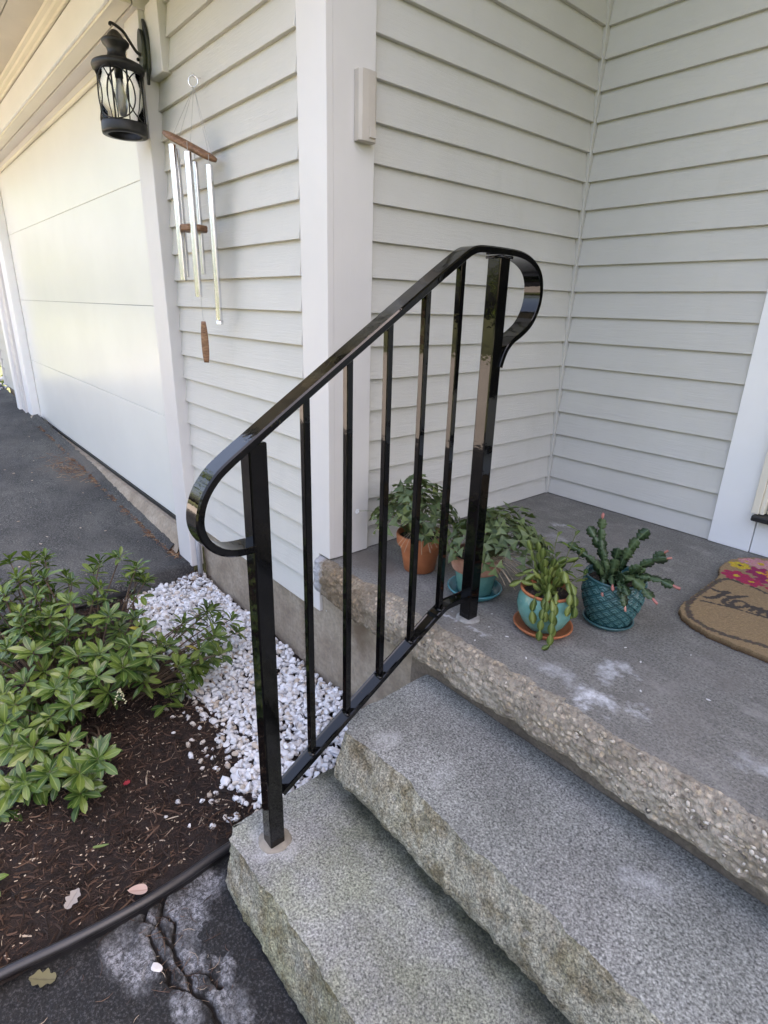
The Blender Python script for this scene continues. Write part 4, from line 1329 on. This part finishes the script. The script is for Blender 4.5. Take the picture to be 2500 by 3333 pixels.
# torn strip of asphalt lying on the apron
st = bmesh.new(); vs = []
for i in range(200):
    x = -1.32 - 3.4 * i / 199
    e = .012 * fbm(x * 13, 1) + .012 * fbm(x * 37, 5)
    vs.append([st.verts.new(q) for q in ((x, -.028 + e, drive_z(x, 0) + .045 + .004 * fbm(x * 20, 3)), (x, -.062, drive_z(x, 0) + .036 + .004 * fbm(x * 20, 9)), (x, -.088 + .012 * fbm(x * 17, 7), drive_z(x, 0) + .004), (x, -.11, drive_z(x, 0) - .03))])
for a, b in zip(vs, vs[1:]):
    for k in range(3): st.faces.new((a[k], a[k + 1], b[k + 1], b[k]))
tag(obj("driveway_edge", st, M['drive']), kind='structure')

# plastic edging along the walkway
edg = catmull([(.362, -.45, -.51), (.366, -.60, -.506), (.374, -.70, -.505), (.377, -.80, -.503), (.366, -.93, -.503), (.345, -1.06, -.504), (.318, -1.25, -.505), (.27, -1.6, -.505)], 8)
bm = bmesh.new(); tube(bm, edg, .0112, 12)
eg = thing("garden_edging", "black round-topped plastic edging between the mulch and the walkway", "edging", (.36, -.9, -.52))
obj("rounded_top", bm, M['edging'], eg, smooth=True)
bm = bmesh.new()
rows = [[bm.verts.new(p + Vector((0, 0, 0))), bm.verts.new(p - Vector((0, 0, .06)))] for p in edg]
for a, b in zip(rows, rows[1:]): bm.faces.new((a[0], b[0], b[1], a[1]))
obj("skirt", bm, M['edging'], eg)
bm = bmesh.new(); tube(bm, [(-1.118, -.33, -.475), (-1.118, -.60, -.475), (-1.118, -1.6, -.48)], .012, 8)
tag(obj("garden_edging", bm, M['edging'], smooth=True), "black plastic edging along the driveway behind the shrub", "edging")

# fallen leaves
def dead_leaf(name, label, loc, a, L, W, mat, lobes=False, pit=.1):
    if lobes: shp = lambda t: (math.sin(PI * min(1, t * .95 + .04)) ** .6) * (1 + .28 * math.sin(t * 19))
    else: shp = lambda t: (math.sin(PI * min(1, t ** .7 * .96 + .04)) ** .6)
    me = leaf_mesh(name, L, W, .25, -.4, nseg=14, shape=shp); me.materials.append(mat)
    o = bpy.data.objects.new(name, me); COL.objects.link(o)
    o.matrix_world = frame(Vector(loc), Vector((math.cos(a), math.sin(a), pit)), .15, 1)
    return tag(o, label, "leaf", "fallen leaves")
dead_leaf("fallen_leaf", "pinkish dead leaf lying against the plastic edging", (.352, -.772, bed_z(.33, -.79) + .018), -1.9, .042, .032, M['deadleaf_pink'])
dead_leaf("fallen_leaf", "pale grey dead leaf on the mulch near the edging", (.292, -.93, bed_z(.29, -.94) + .014), 2.2, .042, .026, M['deadleaf_grey'], True)
dead_leaf("fallen_leaf", "olive lobed leaf lying on the black walkway", (.405, -.98, -.529), -2.1, .05, .034, M['deadleaf_olive'], True, .05)
dead_leaf("fallen_leaf", "small red leaf on the bare mulch", (.004, -.718, bed_z(.004, -.718) + .014), .6, .022, .016, M['redleaf'], True)
dead_leaf("fallen_leaf", "narrow yellow-green leaf on the mulch", (.165, -.842, bed_z(.165, -.84) + .015), .9, .045, .008, M['cactus_light'])

# chunk of pale stone stuck in the walkway
o = bpy.data.objects.new("stone_chip", sm[3]); COL.objects.link(o); o.location = (.513, -.811, -.534); o.scale = (.019, .013, .009); o.rotation_euler = (0, 0, .5)
tag(o, "flat pale stone bedded in the cracked walkway", "stone")

# ------------------------------------------------------------------ pots
def oxalis_leaf(mat, s, tone, R):
    """three folded wedge leaflets meeting at a point, one leaf"""
    me = bpy.data.meshes.new("clover_leaf")
    vs, fs, uv = [], [], []
    for k in range(3):
        a = 2 * PI * k / 3 + R.uniform(-.15, .15); dr = R.uniform(.05, .45)
        ca, sa = math.cos(a), math.sin(a)
        L = s * R.uniform(.9, 1.1); W = L * .62
        pts = [(0, 0, 0), (.5 * L, -W * .5, .16 * L), (.93 * L, -W * .95, .12 * L), (.72 * L, 0, -.02 * L), (.93 * L, W * .95, .12 * L), (.5 * L, W * .5, .16 * L), (.42 * L, 0, 0)]
        b = len(vs)
        for (x, y, z) in pts:
            z = z - dr * x
            vs.append((x * ca - y * sa, x * sa + y * ca, z)); uv.append((.5 + y / W * .5, x / L))
        fs += [(b, b + 1, b + 6), (b + 1, b + 2, b + 3, b + 6), (b + 6, b + 3, b + 4, b + 5), (b, b + 6, b + 5)]
    me.from_pydata(vs, [], fs)
    ul = me.uv_layers.new(name="UVMap")
    for l in me.loops: ul.data[l.index].uv = uv[l.vertex_index]
    at = me.attributes.new("tone", 'FLOAT', 'POINT'); at.data.foreach_set("value", [tone] * len(vs))
    me.materials.append(mat); me.shade_smooth()
    return me
ro = random.Random(77)
ox = [oxalis_leaf(M['clover'], s, t, ro) for s, t in ((.034, .3), (.030, .6), (.036, .8), (.026, .5))]
oxl = [oxalis_leaf(M['clover_light'], s, t, ro) for s, t in ((.030, .4), (.025, .7))]

def pot_soil(c, r, z, parent):
    bm = bmesh.new()
    lathe(bm, [(r, z - .004), (r * .7, z + .001), (r * .35, z + .003), (0, z + .003)], c, 28, lambda a, zz, rr: .0)
    for v in bm.verts: v.co.z += .003 * fbm(v.co.x * 60, v.co.y * 60)
    obj("soil", bm, M['potsoil'], parent, smooth=True)

def oxalis(parent, c, zs, spread, n, bias, tall, R, lightf=.2, dens_dir=None):
    st = bmesh.new()
    for k in range(n):
        a = R.uniform(0, 2 * PI); q = math.sqrt(R.random())
        top = Vector((c[0] + spread[0] * q * math.cos(a) + bias[0], c[1] + spread[1] * q * math.sin(a) + bias[1], zs + tall * (1 - .75 * q * q) * R.uniform(.55, 1.05)))
        if top.z < zs + .012: top.z = zs + .012 + R.random() * .02
        foot = Vector((c[0] + R.uniform(-.03, .03), c[1] + R.uniform(-.03, .03), zs - .002))
        mid = foot.lerp(top, .5) + Vector((0, 0, .02))
        tube(st, catmull([foot, mid, top], 3), .0009, 4, cap=False)
        low = q > .55 and R.random() < .5
        me = R.choice(oxl) if (R.random() < lightf or (low and R.random() < .4)) else R.choice(ox)
        d = Vector((math.cos(a) * q + R.uniform(-.4, .4), math.sin(a) * q + R.uniform(-.4, .4), 1.15 - .6 * q)).normalized()
        rot = d.to_track_quat('Z', 'Y').to_matrix().to_4x4() @ Matrix.Rotation(R.random() * 6.28, 4, 'Z') @ Matrix.Scale(R.uniform(.8, 1.2), 4)
        o = bpy.data.objects.new("leaf", me); COL.objects.link(o); o.parent = parent
        o.matrix_local = Matrix.Translation(top - root_loc(parent)) @ rot
    so_ = obj("stems", st, M['stem'], parent); so_['kind'] = 'stuff'

# pot A: plain terracotta
cA = (.222, .200, 0)
pA = thing("potted_plant", "clover-leaved plant in a plain terracotta pot, next to the white corner board", "potted plant", cA, "potted plants on the porch")
bm = bmesh.new()
lathe(bm, [(0, .001), (.046, .001), (.050, .004), (.064, .084), (.065, .090), (.0745, .092), (.0765, .098), (.0785, .122), (.077, .128), (.0725, .1285), (.071, .122), (.069, .10), (0, .10)], cA, 48)
obj("pot", bm, M['terra'], pA, smooth=True).data.set_sharp_from_angle(angle=math.radians(50))
pot_soil(cA, .0715, .112, pA)
oxalis(pA, (.205, .195, 0), .114, (.160, .13), 135, (-.005, .0), .190, random.Random(3))
bm = bmesh.new()
for k in range(5):
    a = 2 * PI * k / 5
    e = Vector((math.cos(a), math.sin(a) * .5, math.sin(a) * .8)); f2 = Vector((-math.sin(a), math.cos(a) * .5, math.cos(a) * .8))
    o0 = Vector((.012, .105, .158))
    bm.faces.new([bm.verts.new(o0 + e * r + f2 * w) for r, w in ((.001, 0), (.007, -.004), (.011, 0), (.007, .004))])
fl = obj("flower", bm, M['petal'], pA)
bm = bmesh.new(); tube(bm, catmull([(.20, .18, .12), (.09, .13, .17), (.012, .106, .158)], 4), .0009, 4); obj("flower_stalk", bm, M['stem'], pA)
bm = bmesh.new()
for k in range(16):
    a = ro.uniform(-1.5, .8)
    tube(bm, catmull([(.225, .19, .115), (.225 + .05 * math.cos(a), .19 + .05 * math.sin(a), .142), (.225 + .10 * math.cos(a), .19 + .10 * math.sin(a), .118 - ro.random() * .02)], 3), .0006, 4)
tag(obj("dry_stalks", bm, M['straw'], pA), kind='stuff')

# pot B: teal pot with bare rim on a blue saucer
cB = (.440, .222, 0)
def saucer(name, label, c, r, mat, h=.020):
    bm = bmesh.new()
    lathe(bm, [(0, .001), (r * .80, .001), (r * .84, .003), (r, h - .003), (r, h), (r - .004, h + .0005), (r - .008, h - .004), (r * .80, .007), (0, .0065)], c, 48)
    return tag(obj(name, bm, mat, smooth=True), label, "saucer", "saucers under the pots")
saucer("saucer", "glossy blue saucer under the two-tone pot by the railing post", cB, .082, M['blue_saucer_glaze'], .022)
pB = thing("potted_plant", "clover-leaved plant in a teal pot with a bare terracotta rim", "potted plant", (cB[0], cB[1], .008), "potted plants on the porch")
bm = bmesh.new(); c_ = (cB[0], cB[1], .0075)
lathe(bm, [(0, 0), (.050, 0), (.053, .003), (.064, .074)], c_, 48)
obj("pot", bm, M['teal_glaze'], pB, smooth=True)
bm = bmesh.new()
lathe(bm, [(.0642, .0742), (.072, .0755), (.0735, .080), (.0775, .116), (.076, .121), (.071, .1215), (.069, .115), (.066, .09), (0, .09)], c_, 48)
obj("rim", bm, M['terra2'], pB, smooth=True)
pot_soil(c_, .0690, .106, pB)
oxalis(pB, (.455, .235, 0), .116, (.155, .14), 135, (.035, .02), .175, random.Random(9), .14)
bm = bmesh.new()
for k in range(26):
    a = ro.uniform(-.5, .55); L = ro.uniform(.08, .15)
    p0 = Vector((.455 + .03 * math.cos(a), .215 + .03 * math.sin(a), .117)); p2 = p0 + Vector((L * math.cos(a), L * math.sin(a), ro.uniform(-.03, .035)))
    tube(bm, catmull([p0, p0.lerp(p2, .5) + Vector((0, 0, .02)), p2], 3), .0007, 4)
tag(obj("dry_stalks", bm, M['straw'], pB), kind='stuff')
bm = bmesh.new(); bmesh.ops.create_icosphere(bm, subdivisions=2, radius=.006, matrix=Matrix.Translation((.505, .205, .195)) @ Matrix.Diagonal((1.4, .7, .6, 1)))
obj("red_bud", bm, M['redleaf'], pB, smooth=True)

# cactus segments
def seg_mesh(mat, L, W, teeth, tone, th=.0022):
    me = bpy.data.meshes.new("cactus_segment")
    n = 14; vs, fs, uv = [], [], []
    for i in range(n + 1):
        t = i / n
        w = W / 2 * (math.sin(PI * (.05 + .90 * t)) ** .75) * (.85 + .22 * t)
        if teeth: w *= 1 + .50 * (((t * 3.4) % 1.0) - .5)
        if i == n: w *= .8
        ring = [(t * L, -w, .0004), (t * L, 0, th), (t * L, w, .0004), (t * L, 0, -th)]
        vs += ring; uv += [(0, t), (.5, t), (1, t), (.3, t)]
    for i in range(n):
        for k in range(4):
            a, b = i * 4 + k, i * 4 + (k + 1) % 4
            fs.append((a, b, b + 4, a + 4))
    fs += [(3, 2, 1, 0), (n * 4, n * 4 + 1, n * 4 + 2, n * 4 + 3)]
    me.from_pydata(vs, [], fs)
    ul = me.uv_layers.new(name="UVMap")
    for l in me.loops: ul.data[l.index].uv = uv[l.vertex_index]
    at = me.attributes.new("tone", 'FLOAT', 'POINT'); at.data.foreach_set("value", [tone] * len(vs))
    me.materials.append(mat); me.shade_smooth()
    return me
sgd = [seg_mesh(M['cactus'], .034, .027, True, t, .0013) for t in (.2, .5, .8)]
sgl = [seg_mesh(M['cactus_light'], .031, .0195, False, t, .0016) for t in (.2, .5, .8)]
bud = seg_mesh(M['bud'], .016, .009, False, .5, .0035)
def chain(parent, pts, segs, R, budtip=False, s=1.0, name="segment"):
    pts = catmull(pts, 8)
    acc = [0]
    for a, b in zip(pts, pts[1:]): acc.append(acc[-1] + (b - a).length)
    L = acc[-1]; step = .030 * s; k = max(1, int(round(L / step)))
    def at(d):
        d = max(0, min(L, d))
        for i in range(len(acc) - 1):
            if acc[i + 1] >= d:
                t = (d - acc[i]) / max(1e-9, acc[i + 1] - acc[i]); return pts[i].lerp(pts[i + 1], t)
        return pts[-1]
    face = R.uniform(-.8, .8); vw = Vector((.55, -.75, .5))
    for j in range(k):
        a, b = at(L * j / k), at(L * (j + 1) / k)
        place(R.choice(segs), name, parent, a, b - a, face + R.uniform(-.35, .35), (b - a).length / .031 * 1.02, up=vw)
    if budtip:
        d = (at(L) - at(L - .02)).normalized()
        place(bud, "bud", parent, at(L), d, 0, R.uniform(.8, 1.15))

# pot C: round aqua pot on an orange saucer
cC = (.690, .212, 0)
saucer("saucer", "orange terracotta saucer under the round aqua pot", cC, .078, M['terra'], .018)
pC = thing("potted_plant", "trailing yellow-green cactus in a round aqua glazed pot", "potted plant", (cC[0], cC[1], .007), "potted plants on the porch")
bm = bmesh.new(); c_ = (cC[0], cC[1], .0072)
lathe(bm, [(0, 0), (.042, 0), (.047, .003), (.060, .022), (.0715, .048), (.0745, .068), (.072, .088), (.067, .1005), (.0665, .104)], c_, 56)
obj("pot", bm, M['aqua_glaze'], pC, smooth=True)
bm = bmesh.new()
lathe(bm, [(.0667, .1042), (.0685, .107), (.0700, .111), (.0675, .1135), (.063, .112), (.061, .104), (.060, .09), (0, .09)], c_, 56)
obj("rim", bm, M['terra'], pC, smooth=True)
pot_soil(c_, .0615, .099, pC)
RC = random.Random(13)
zc = .108
for pts in ([(.690, .205, zc), (.668, .20, zc + .07), (.655, .195, zc + .135)], [(.695, .21, zc), (.70, .20, zc + .06), (.712, .19, zc + .11)], [(.68, .215, zc), (.645, .205, zc + .035), (.598, .195, zc + .018)], [(.68, .205, zc), (.65, .17, zc + .03), (.615, .15, zc + .008)],
            [(.69, .21, zc), (.68, .17, zc + .06), (.665, .145, zc + .045)], [(.70, .20, zc), (.72, .17, zc + .05), (.735, .145, zc + .02), (.740, .138, zc - .04)], [(.705, .205, zc), (.735, .18, zc + .03), (.752, .160, zc - .02), (.757, .152, zc - .08)],
            [(.70, .20, zc), (.722, .155, zc + .02), (.733, .133, zc - .03), (.736, .128, zc - .092)], [(.70, .195, zc), (.745, .150, zc + .015), (.763, .133, zc - .04), (.768, .126, zc - .100), (.755, .118, zc - .104)],
            [(.69, .20, zc), (.70, .145, zc + .012), (.703, .134, zc - .03), (.712, .131, zc - .055)], [(.695, .215, zc), (.74, .215, zc + .055), (.775, .205, zc + .02), (.782, .20, zc - .03)], [(.685, .21, zc), (.69, .225, zc + .07), (.715, .24, zc + .10)], [(.70, .21, zc), (.735, .20, zc + .08), (.755, .185, zc + .06)]):
    chain(pC, pts, sgl, RC, s=1.0)
    for rep_ in range(2):
        if RC.random() < .55 and pts[-1][2] > .07:
            o_ = Vector((RC.uniform(-.035, .03), RC.uniform(-.03, .03), RC.uniform(-.02, .03)))
            chain(pC, [Vector(q) + o_ * (k / (len(pts) - 1)) for k, q in enumerate(pts)], sgl, RC, s=1.0)
# dark leafy shoots behind the trailing cactus
stc = bmesh.new()
for (bx, by, hx, hy, hz) in ((.66, .25, .655, .285, .25), (.69, .25, .70, .30, .265), (.70, .245, .735, .28, .225), (.68, .25, .665, .27, .19), (.705, .24, .76, .27, .17), (.66, .24, .625, .265, .185)):
    p0, p1 = Vector((bx, by, .10)), Vector((hx, hy, hz))
    tube(stc, [p0, p0.lerp(p1, .5) + Vector((0, 0, .01)), p1], .0013, 5)
    for k in range(8):
        t = .3 + .7 * k / 7; a = k * 2.4
        d = Vector((math.cos(a), math.sin(a), .5))
        o = place(lm[k % 5], "leaf", pC, p0.lerp(p1, t), d, RC.uniform(-.4, .4), .55)
obj("stems", stc, M['stem'], pC)['kind'] = 'stuff'

# pot D: dark teal pot with a woven scale relief
cD = (.783, .383, 0)
saucer("saucer", "dark teal saucer under the relief-patterned pot", cD, .067, M['deep_teal_glaze'], .016)
pD = thing("potted_plant", "dark green arching holiday cactus with pink buds in a textured teal pot", "potted plant", (cD[0], cD[1], .006), "potted plants on the porch")
c_ = (cD[0], cD[1], .0065)
NT, NR = 13, 4.6
def ridge(a, z):
    u = a / (2 * PI) * NT; v = z / .128 * NR
    p, q = u + v, u - v
    fp, fq = p % 1.0, q % 1.0
    e = min(fp, 1 - fp, fq, 1 - fq)
    chev = max(fp, 1 - fq)
    return min(1, e * 9), math.sin(chev * 2 * PI * 3.5) * min(1, e * 6)
def relief(a, z, r):
    if r < .045 or z < .004 or z > .128: return 0
    h1, h2 = ridge(a, z)
    return .0026 * h1 + .0015 * h2 - .0015
def belly(t): return .051 + .0285 * math.sin(min(1, t / .72) * PI / 2) - .002 * max(0, (t - .72) / .28) ** 1.5
prof = [(0, 0), (.049, 0)] + [(belly(t), .003 + .128 * t) for t in [k / 72 for k in range(73)]]
prof += [(.0790, .134), (.0775, .1385), (.0735, .138), (.072, .13), (.071, .11), (0, .11)]
bm = bmesh.new(); lathe(bm, prof, c_, 260, relief)
dp_ = obj("pot", bm, M['relief_glaze'], pD, smooth=True)
at = dp_.data.attributes.new("ridge", 'FLOAT', 'POINT')
vals = []
for v in dp_.data.vertices:
    w = v.co + root_loc(pD) - Vector(c_)
    rr_ = math.hypot(w.x, w.y)
    if .004 < w.z < .128 and rr_ > .045:
        h1, h2 = ridge(math.atan2(w.y, w.x) % (2 * PI), w.z); vals.append(max(0, min(1, .35 * h1 + .45 * max(0, h2))))
    else: vals.append(.25)
at.data.foreach_set("value", vals)
pot_soil(c_, .0715, .118, pD)
RD = random.Random(4)
zd = .124
for pts, bt in (([(.775, .37, zd), (.755, .36, zd + .06), (.735, .365, zd + .115), (.727, .37, zd + .165)], True), ([(.775, .375, zd), (.745, .36, zd + .08), (.70, .36, zd + .135)], False), ([(.78, .38, zd), (.795, .385, zd + .07), (.815, .39, zd + .125), (.835, .40, zd + .16)], False),
                ([(.785, .37, zd), (.83, .36, zd + .055), (.87, .365, zd + .095), (.905, .37, zd + .115)], True), ([(.79, .37, zd), (.84, .35, zd + .045), (.89, .345, zd + .066), (.94, .35, zd + .062)], True), ([(.79, .365, zd), (.83, .335, zd + .05), (.87, .32, zd + .05), (.915, .31, zd + .03)], True),
                ([(.79, .365, zd), (.82, .325, zd + .035), (.845, .305, zd + .02), (.858, .300, zd - .012)], True), ([(.785, .365, zd), (.80, .325, zd + .04), (.815, .305, zd + .028)], True), ([(.775, .365, zd), (.765, .325, zd + .05), (.76, .31, zd + .07)], False), ([(.77, .37, zd), (.735, .345, zd + .05), (.70, .335, zd + .07), (.665, .33, zd + .082)], False),
                ([(.78, .375, zd), (.78, .37, zd + .06), (.785, .365, zd + .10)], False), ([(.785, .38, zd), (.84, .39, zd + .065), (.885, .40, zd + .115)], True), ([(.775, .365, zd), (.775, .33, zd + .035), (.79, .31, zd + .0)], True), ([(.77, .38, zd), (.74, .39, zd + .05), (.72, .395, zd + .10)], True), ([(.80, .38, zd), (.825, .365, zd + .03), (.85, .345, zd + .075)], False), ([(.79, .36, zd), (.815, .34, zd + .018), (.835, .318, zd + .045)], False)):
    chain(pD, pts, sgd, RD, bt, s=1.05)
    if RD.random() < .6:
        o_ = Vector((RD.uniform(-.02, .02), RD.uniform(-.02, .02), RD.uniform(-.035, -.005)))
        chain(pD, [Vector(q) + o_ * (k / (len(pts) - 1)) * 1.4 for k, q in enumerate(pts[:-1])], sgd, RD, False, s=.95)

# ------------------------------------------------------------------ doormat
def doormat():
    half = [(1.133, .514), (1.066, .512), (.999, .514), (.945, .529), (.908, .553), (.886, .586), (.879, .628), (.876, .749), (.874, .881), (.867, .925), (.849, .969), (.843, 1.018), (.843, 1.076), (.86, 1.129), (.891, 1.171), (.923, 1.198), (.97, 1.212), (1.05, 1.218), (1.16, 1.221)]
    xm = 1.23
    out = half + [(2 * xm - x, y) for x, y in half[::-1]]
    band = [(1.3, .571), (1.115, .566), (1.078, .555), (1.031, .540), (.976, .540), (.933, .557), (.903, .597), (.890, .633), (.885, .698), (.884, .812), (.886, .884), (.902, .911), (.93, .915)]
    strokes = [([(.898, .792), (.92, .794), (.94, .811)], .0045), ([(.931, .806), (.927, .757), (.917, .727), (.906, .719)], .0050), ([(.925, .771), (.944, .779), (.964, .8), (.979, .825)], .0040), ([(.964, .8), (.953, .769), (.949, .736), (.962, .721), (.976, .723)], .0050),
               ([(.971, .77), (.969, .741), (.98, .728), (.998, .742), (1.002, .767), (.986, .779), (.971, .77)], .0042), ([(1.004, .76), (1.017, .772), (1.020, .735)], .0040), ([(1.020, .745), (1.033, .776), (1.040, .735)], .0040), ([(1.040, .745), (1.053, .778), (1.062, .740), (1.070, .738)], .0042),
               ([(1.074, .755), (1.094, .765), (1.09, .782), (1.078, .772), (1.082, .742), (1.1, .745)], .004), ([(.907, .687), (.942, .7), (.982, .715), (1.022, .722), (1.067, .73), (1.12, .735)], .0030), ([(.963, .91), (.986, .905), (1.016, .896), (1.06, .90)], .004), ([(.90, .915), (.94, .905)], .003)]
    strokes = [([tuple(q)[:2] for q in catmull([(a, b, 0) for a, b in s], 4)], w * 1.45) for s, w in strokes]
    mag, dmag, yel, pink, org, dk = (.36, .018, .075), (.26, .012, .085), (.52, .36, .03), (.50, .24, .26), (.62, .25, .03), (.05, .04, .05)
    flowers = [(.905, .958, .045, mag, 7), (.952, .946, .038, mag, 6), (.945, 1.045, .045, dmag, 8), (.985, 1.0, .04, dmag, 7), (.883, 1.052, .034, yel, 6), (.925, 1.125, .05, pink, 9), (.985, 1.055, .034, org, 7), (1.0, 1.13, .05, yel, 8), (1.06, 1.06, .05, mag, 7), (1.1, .97, .05, pink, 7), (.885, 1.11, .025, pink, 6), (1.03, .94, .035, mag, 6)]
    tan = (.30, .205, .11)
    dark = (.055, .045, .04)
    bm = bmesh.new(); cl = bm.verts.layers.float_color.new("print")
    x0, x1, y0, y1, st_ = .835, 1.625, .505, 1.228, .0036
    nx, ny = int((x1 - x0) / st_), int((y1 - y0) / st_)
    grid = {}
    for j in range(ny + 1):
        for i in range(nx + 1):
            x, y = x0 + i * st_, y0 + j * st_
            wx, wy = x + .004 * fbm(x * 90, y * 90), y + .004 * fbm(x * 90, y * 90, 5)
            if not in_poly(x + .003 * fbm(x * 70, y * 70, 2), y + .003 * fbm(x * 70, y * 70, 3), out): continue
            c = tan; k = .82 + .36 * (.5 + .5 * fbm(x * 160, y * 160)); c = tuple(q * k for q in c)
            if x < 1.33:
                bd = pl_dist((wx, wy), band)
                if bd < .0075 + .003 * fbm(x * 40, y * 40, 7): c = tuple(q * (.75 + .5 * random.random()) for q in (.085, .065, .05))
                for s, w in strokes:
                    if pl_dist((wx, wy), s) < w: c = dark
                for (fx, fy, fr_, fc, pet) in flowers:
                    dx, dy = wx - fx, wy - fy; rr = math.hypot(dx, dy); a = math.atan2(dy, dx)
                    if rr < fr_ * (.70 + .30 * abs(math.cos(a * pet / 2))):
                        c = tuple(q * (.8 + .5 * random.random()) for q in fc)
                        if rr < fr_ * .22: c = yel if fc is not yel else dk
            v = bm.verts.new((x, y, .018 + .0016 * fbm(x * 220, y * 220) + random.uniform(-.0007, .0007)))
            v[cl] = (*c, 1)
            grid[(i, j)] = v
    for (i, j), v in grid.items():
        q = [grid.get(p) for p in ((i, j), (i + 1, j), (i + 1, j + 1), (i, j + 1))]
        if all(q): bm.faces.new(q)
    bmesh.ops.delete(bm, geom=[v for v in bm.verts if not v.link_faces], context='VERTS')
    # rolled-down rough sides
    ed = [e for e in bm.edges if e.is_boundary]
    r = bmesh.ops.extrude_edge_only(bm, edges=ed)
    for g in r['geom']:
        if isinstance(g, bmesh.types.BMVert):
            g.co.z = .0015; g[cl] = (.07, .035, .015, 1)
    return bm, out
dm = thing("doormat", "tan coir doormat with dark script lettering and printed flowers", "doormat", (1.2, .85, 0))
bm, dm_out = doormat()
bmesh.ops.recalc_face_normals(bm, faces=bm.faces)
obj("pile", bm, M['mat'], dm)
bm = bmesh.new()
fr_pts = [(a, b) for a, b in dm_out]
rf = random.Random(2)
for (a, b) in zip(fr_pts, fr_pts[1:]):
    L = math.hypot(b[0] - a[0], b[1] - a[1])
    for k in range(int(L / .0022)):
        t = rf.random(); x, y = a[0] + (b[0] - a[0]) * t, a[1] + (b[1] - a[1]) * t
        nx_, ny_ = (b[1] - a[1]) / L, -(b[0] - a[0]) / L
        z = rf.uniform(.003, .018); l = rf.uniform(.002, .006); w = .0006
        s = -1 if x < 1.23 or y < .6 else -1
        p = Vector((x, y, z)); q = p + Vector((-nx_ * s * -l * 1.0, -ny_ * s * -l, rf.uniform(-.004, .002)))
        tx, ty = ny_ * w, -nx_ * w
        bm.faces.new([bm.verts.new(p + Vector((tx, ty, 0))), bm.verts.new(p - Vector((tx, ty, 0))), bm.verts.new(q)])
tag(obj("fringe", bm, M['matedge'], dm), kind='stuff')
# small white bits on the porch
bm = bmesh.new()
for (x, y) in ((1.05, .66), (.88, .30), (.935, .27), (.99, .16), (.60, .10), (.66, .10), (.735, .33), (1.0, .40), (.75, .06), (.30, -.02), (.56, .16), (1.10, .25), (.62, .02), (.55, .02), (.79, .62)):
    bmesh.ops.create_icosphere(bm, subdivisions=1, radius=random.uniform(.0012, .0034), matrix=Matrix.Translation((x, y, .001)) @ Matrix.Rotation(random.random() * 3, 4, 'Z') @ Matrix.Diagonal((1.7, .8, .35, 1)))
tag(obj("specks", bm, M['stone']), "small white crumbs scattered over the porch floor", None, None, 'stuff')

# ------------------------------------------------------------------ trees facing the house across the lawn
tl = Mass(); rt = random.Random(31)
lt = [leaf_mesh("tree_leaf", .22, .13, .2, .2, tone=t, nseg=2) for t in (.2, .5, .8)]
trunks = bmesh.new()
for k in range(15):
    a = -PI * .98 + k / 14 * PI * .98
    R_ = rt.uniform(16, 22)
    cx, cy = 1 + R_ * math.cos(a), -1 + R_ * math.sin(a)
    h = rt.uniform(3.8, 6.5); w = rt.uniform(1.8, 2.8)
    tube(trunks, [(cx, cy, -.7), (cx + .1, cy, h * .45), (cx, cy + .1, h * .8)], lambda t: .2 - .14 * t, 7)
    cl = [(Vector((cx + rt.gauss(0, w * .45), cy + rt.gauss(0, w * .45), rt.uniform(h * .12, h))), rt.uniform(.5, 1.0)) for _ in range(26)]
    for c, r in cl:
        for q in range(34):
            p = c + Vector((rt.gauss(0, r * .5), rt.gauss(0, r * .5), rt.gauss(0, r * .4)))
            d = Vector((rt.gauss(0, 1), rt.gauss(0, 1), rt.gauss(-.2, .5))).normalized()
            tl.add(rt.choice(lt), frame(p, d, rt.uniform(-1, 1), rt.uniform(1, 1.9)), rt.random())
to = tl.build("treeline", M['treeleaf'])
tag(to, "wood of leafy trees across the lawn, facing the house", "trees", kind='stuff')
tag(obj("treeline_trunks", trunks, M['bark']), "trunks of the trees across the lawn", None, None, 'stuff')
hg = Mass()
for q in range(5000):
    p = Vector((4.6 + rt.uniform(-.5, .7), rt.uniform(-3.6, 1.3), rt.uniform(-.6, .8)))
    hg.add(lt[0], frame(p, Vector((rt.gauss(0, 1), rt.gauss(0, 1), rt.gauss(0, .6))).normalized(), 0, .5), rt.random() * .2)
ho = hg.build("shading_hedge", M['cactus']); ho['kind'] = 'thing'  # added out of view to darken the side wall and railing reflections
tag(ho, "unseen dark evergreen hedge closing the far end of the porch, beyond the doormat", "shading_hedge")
# dark bush at the far corner of the garage
bs = Mass()
for q in range(700):
    p = Vector((-8.3 + rt.gauss(0, .5), .3 + rt.gauss(0, .5), .1 + rt.gauss(0, .35)))
    bs.add(lt[0], frame(p, Vector((rt.gauss(0, 1), rt.gauss(0, 1), rt.gauss(0, .6))).normalized(), 0, .6), rt.random() * .3)
bo = bs.build("bush", M['treeleaf']); bo['kind'] = 'thing'
tag(bo, "dark bush beyond the far corner of the garage", "bush")
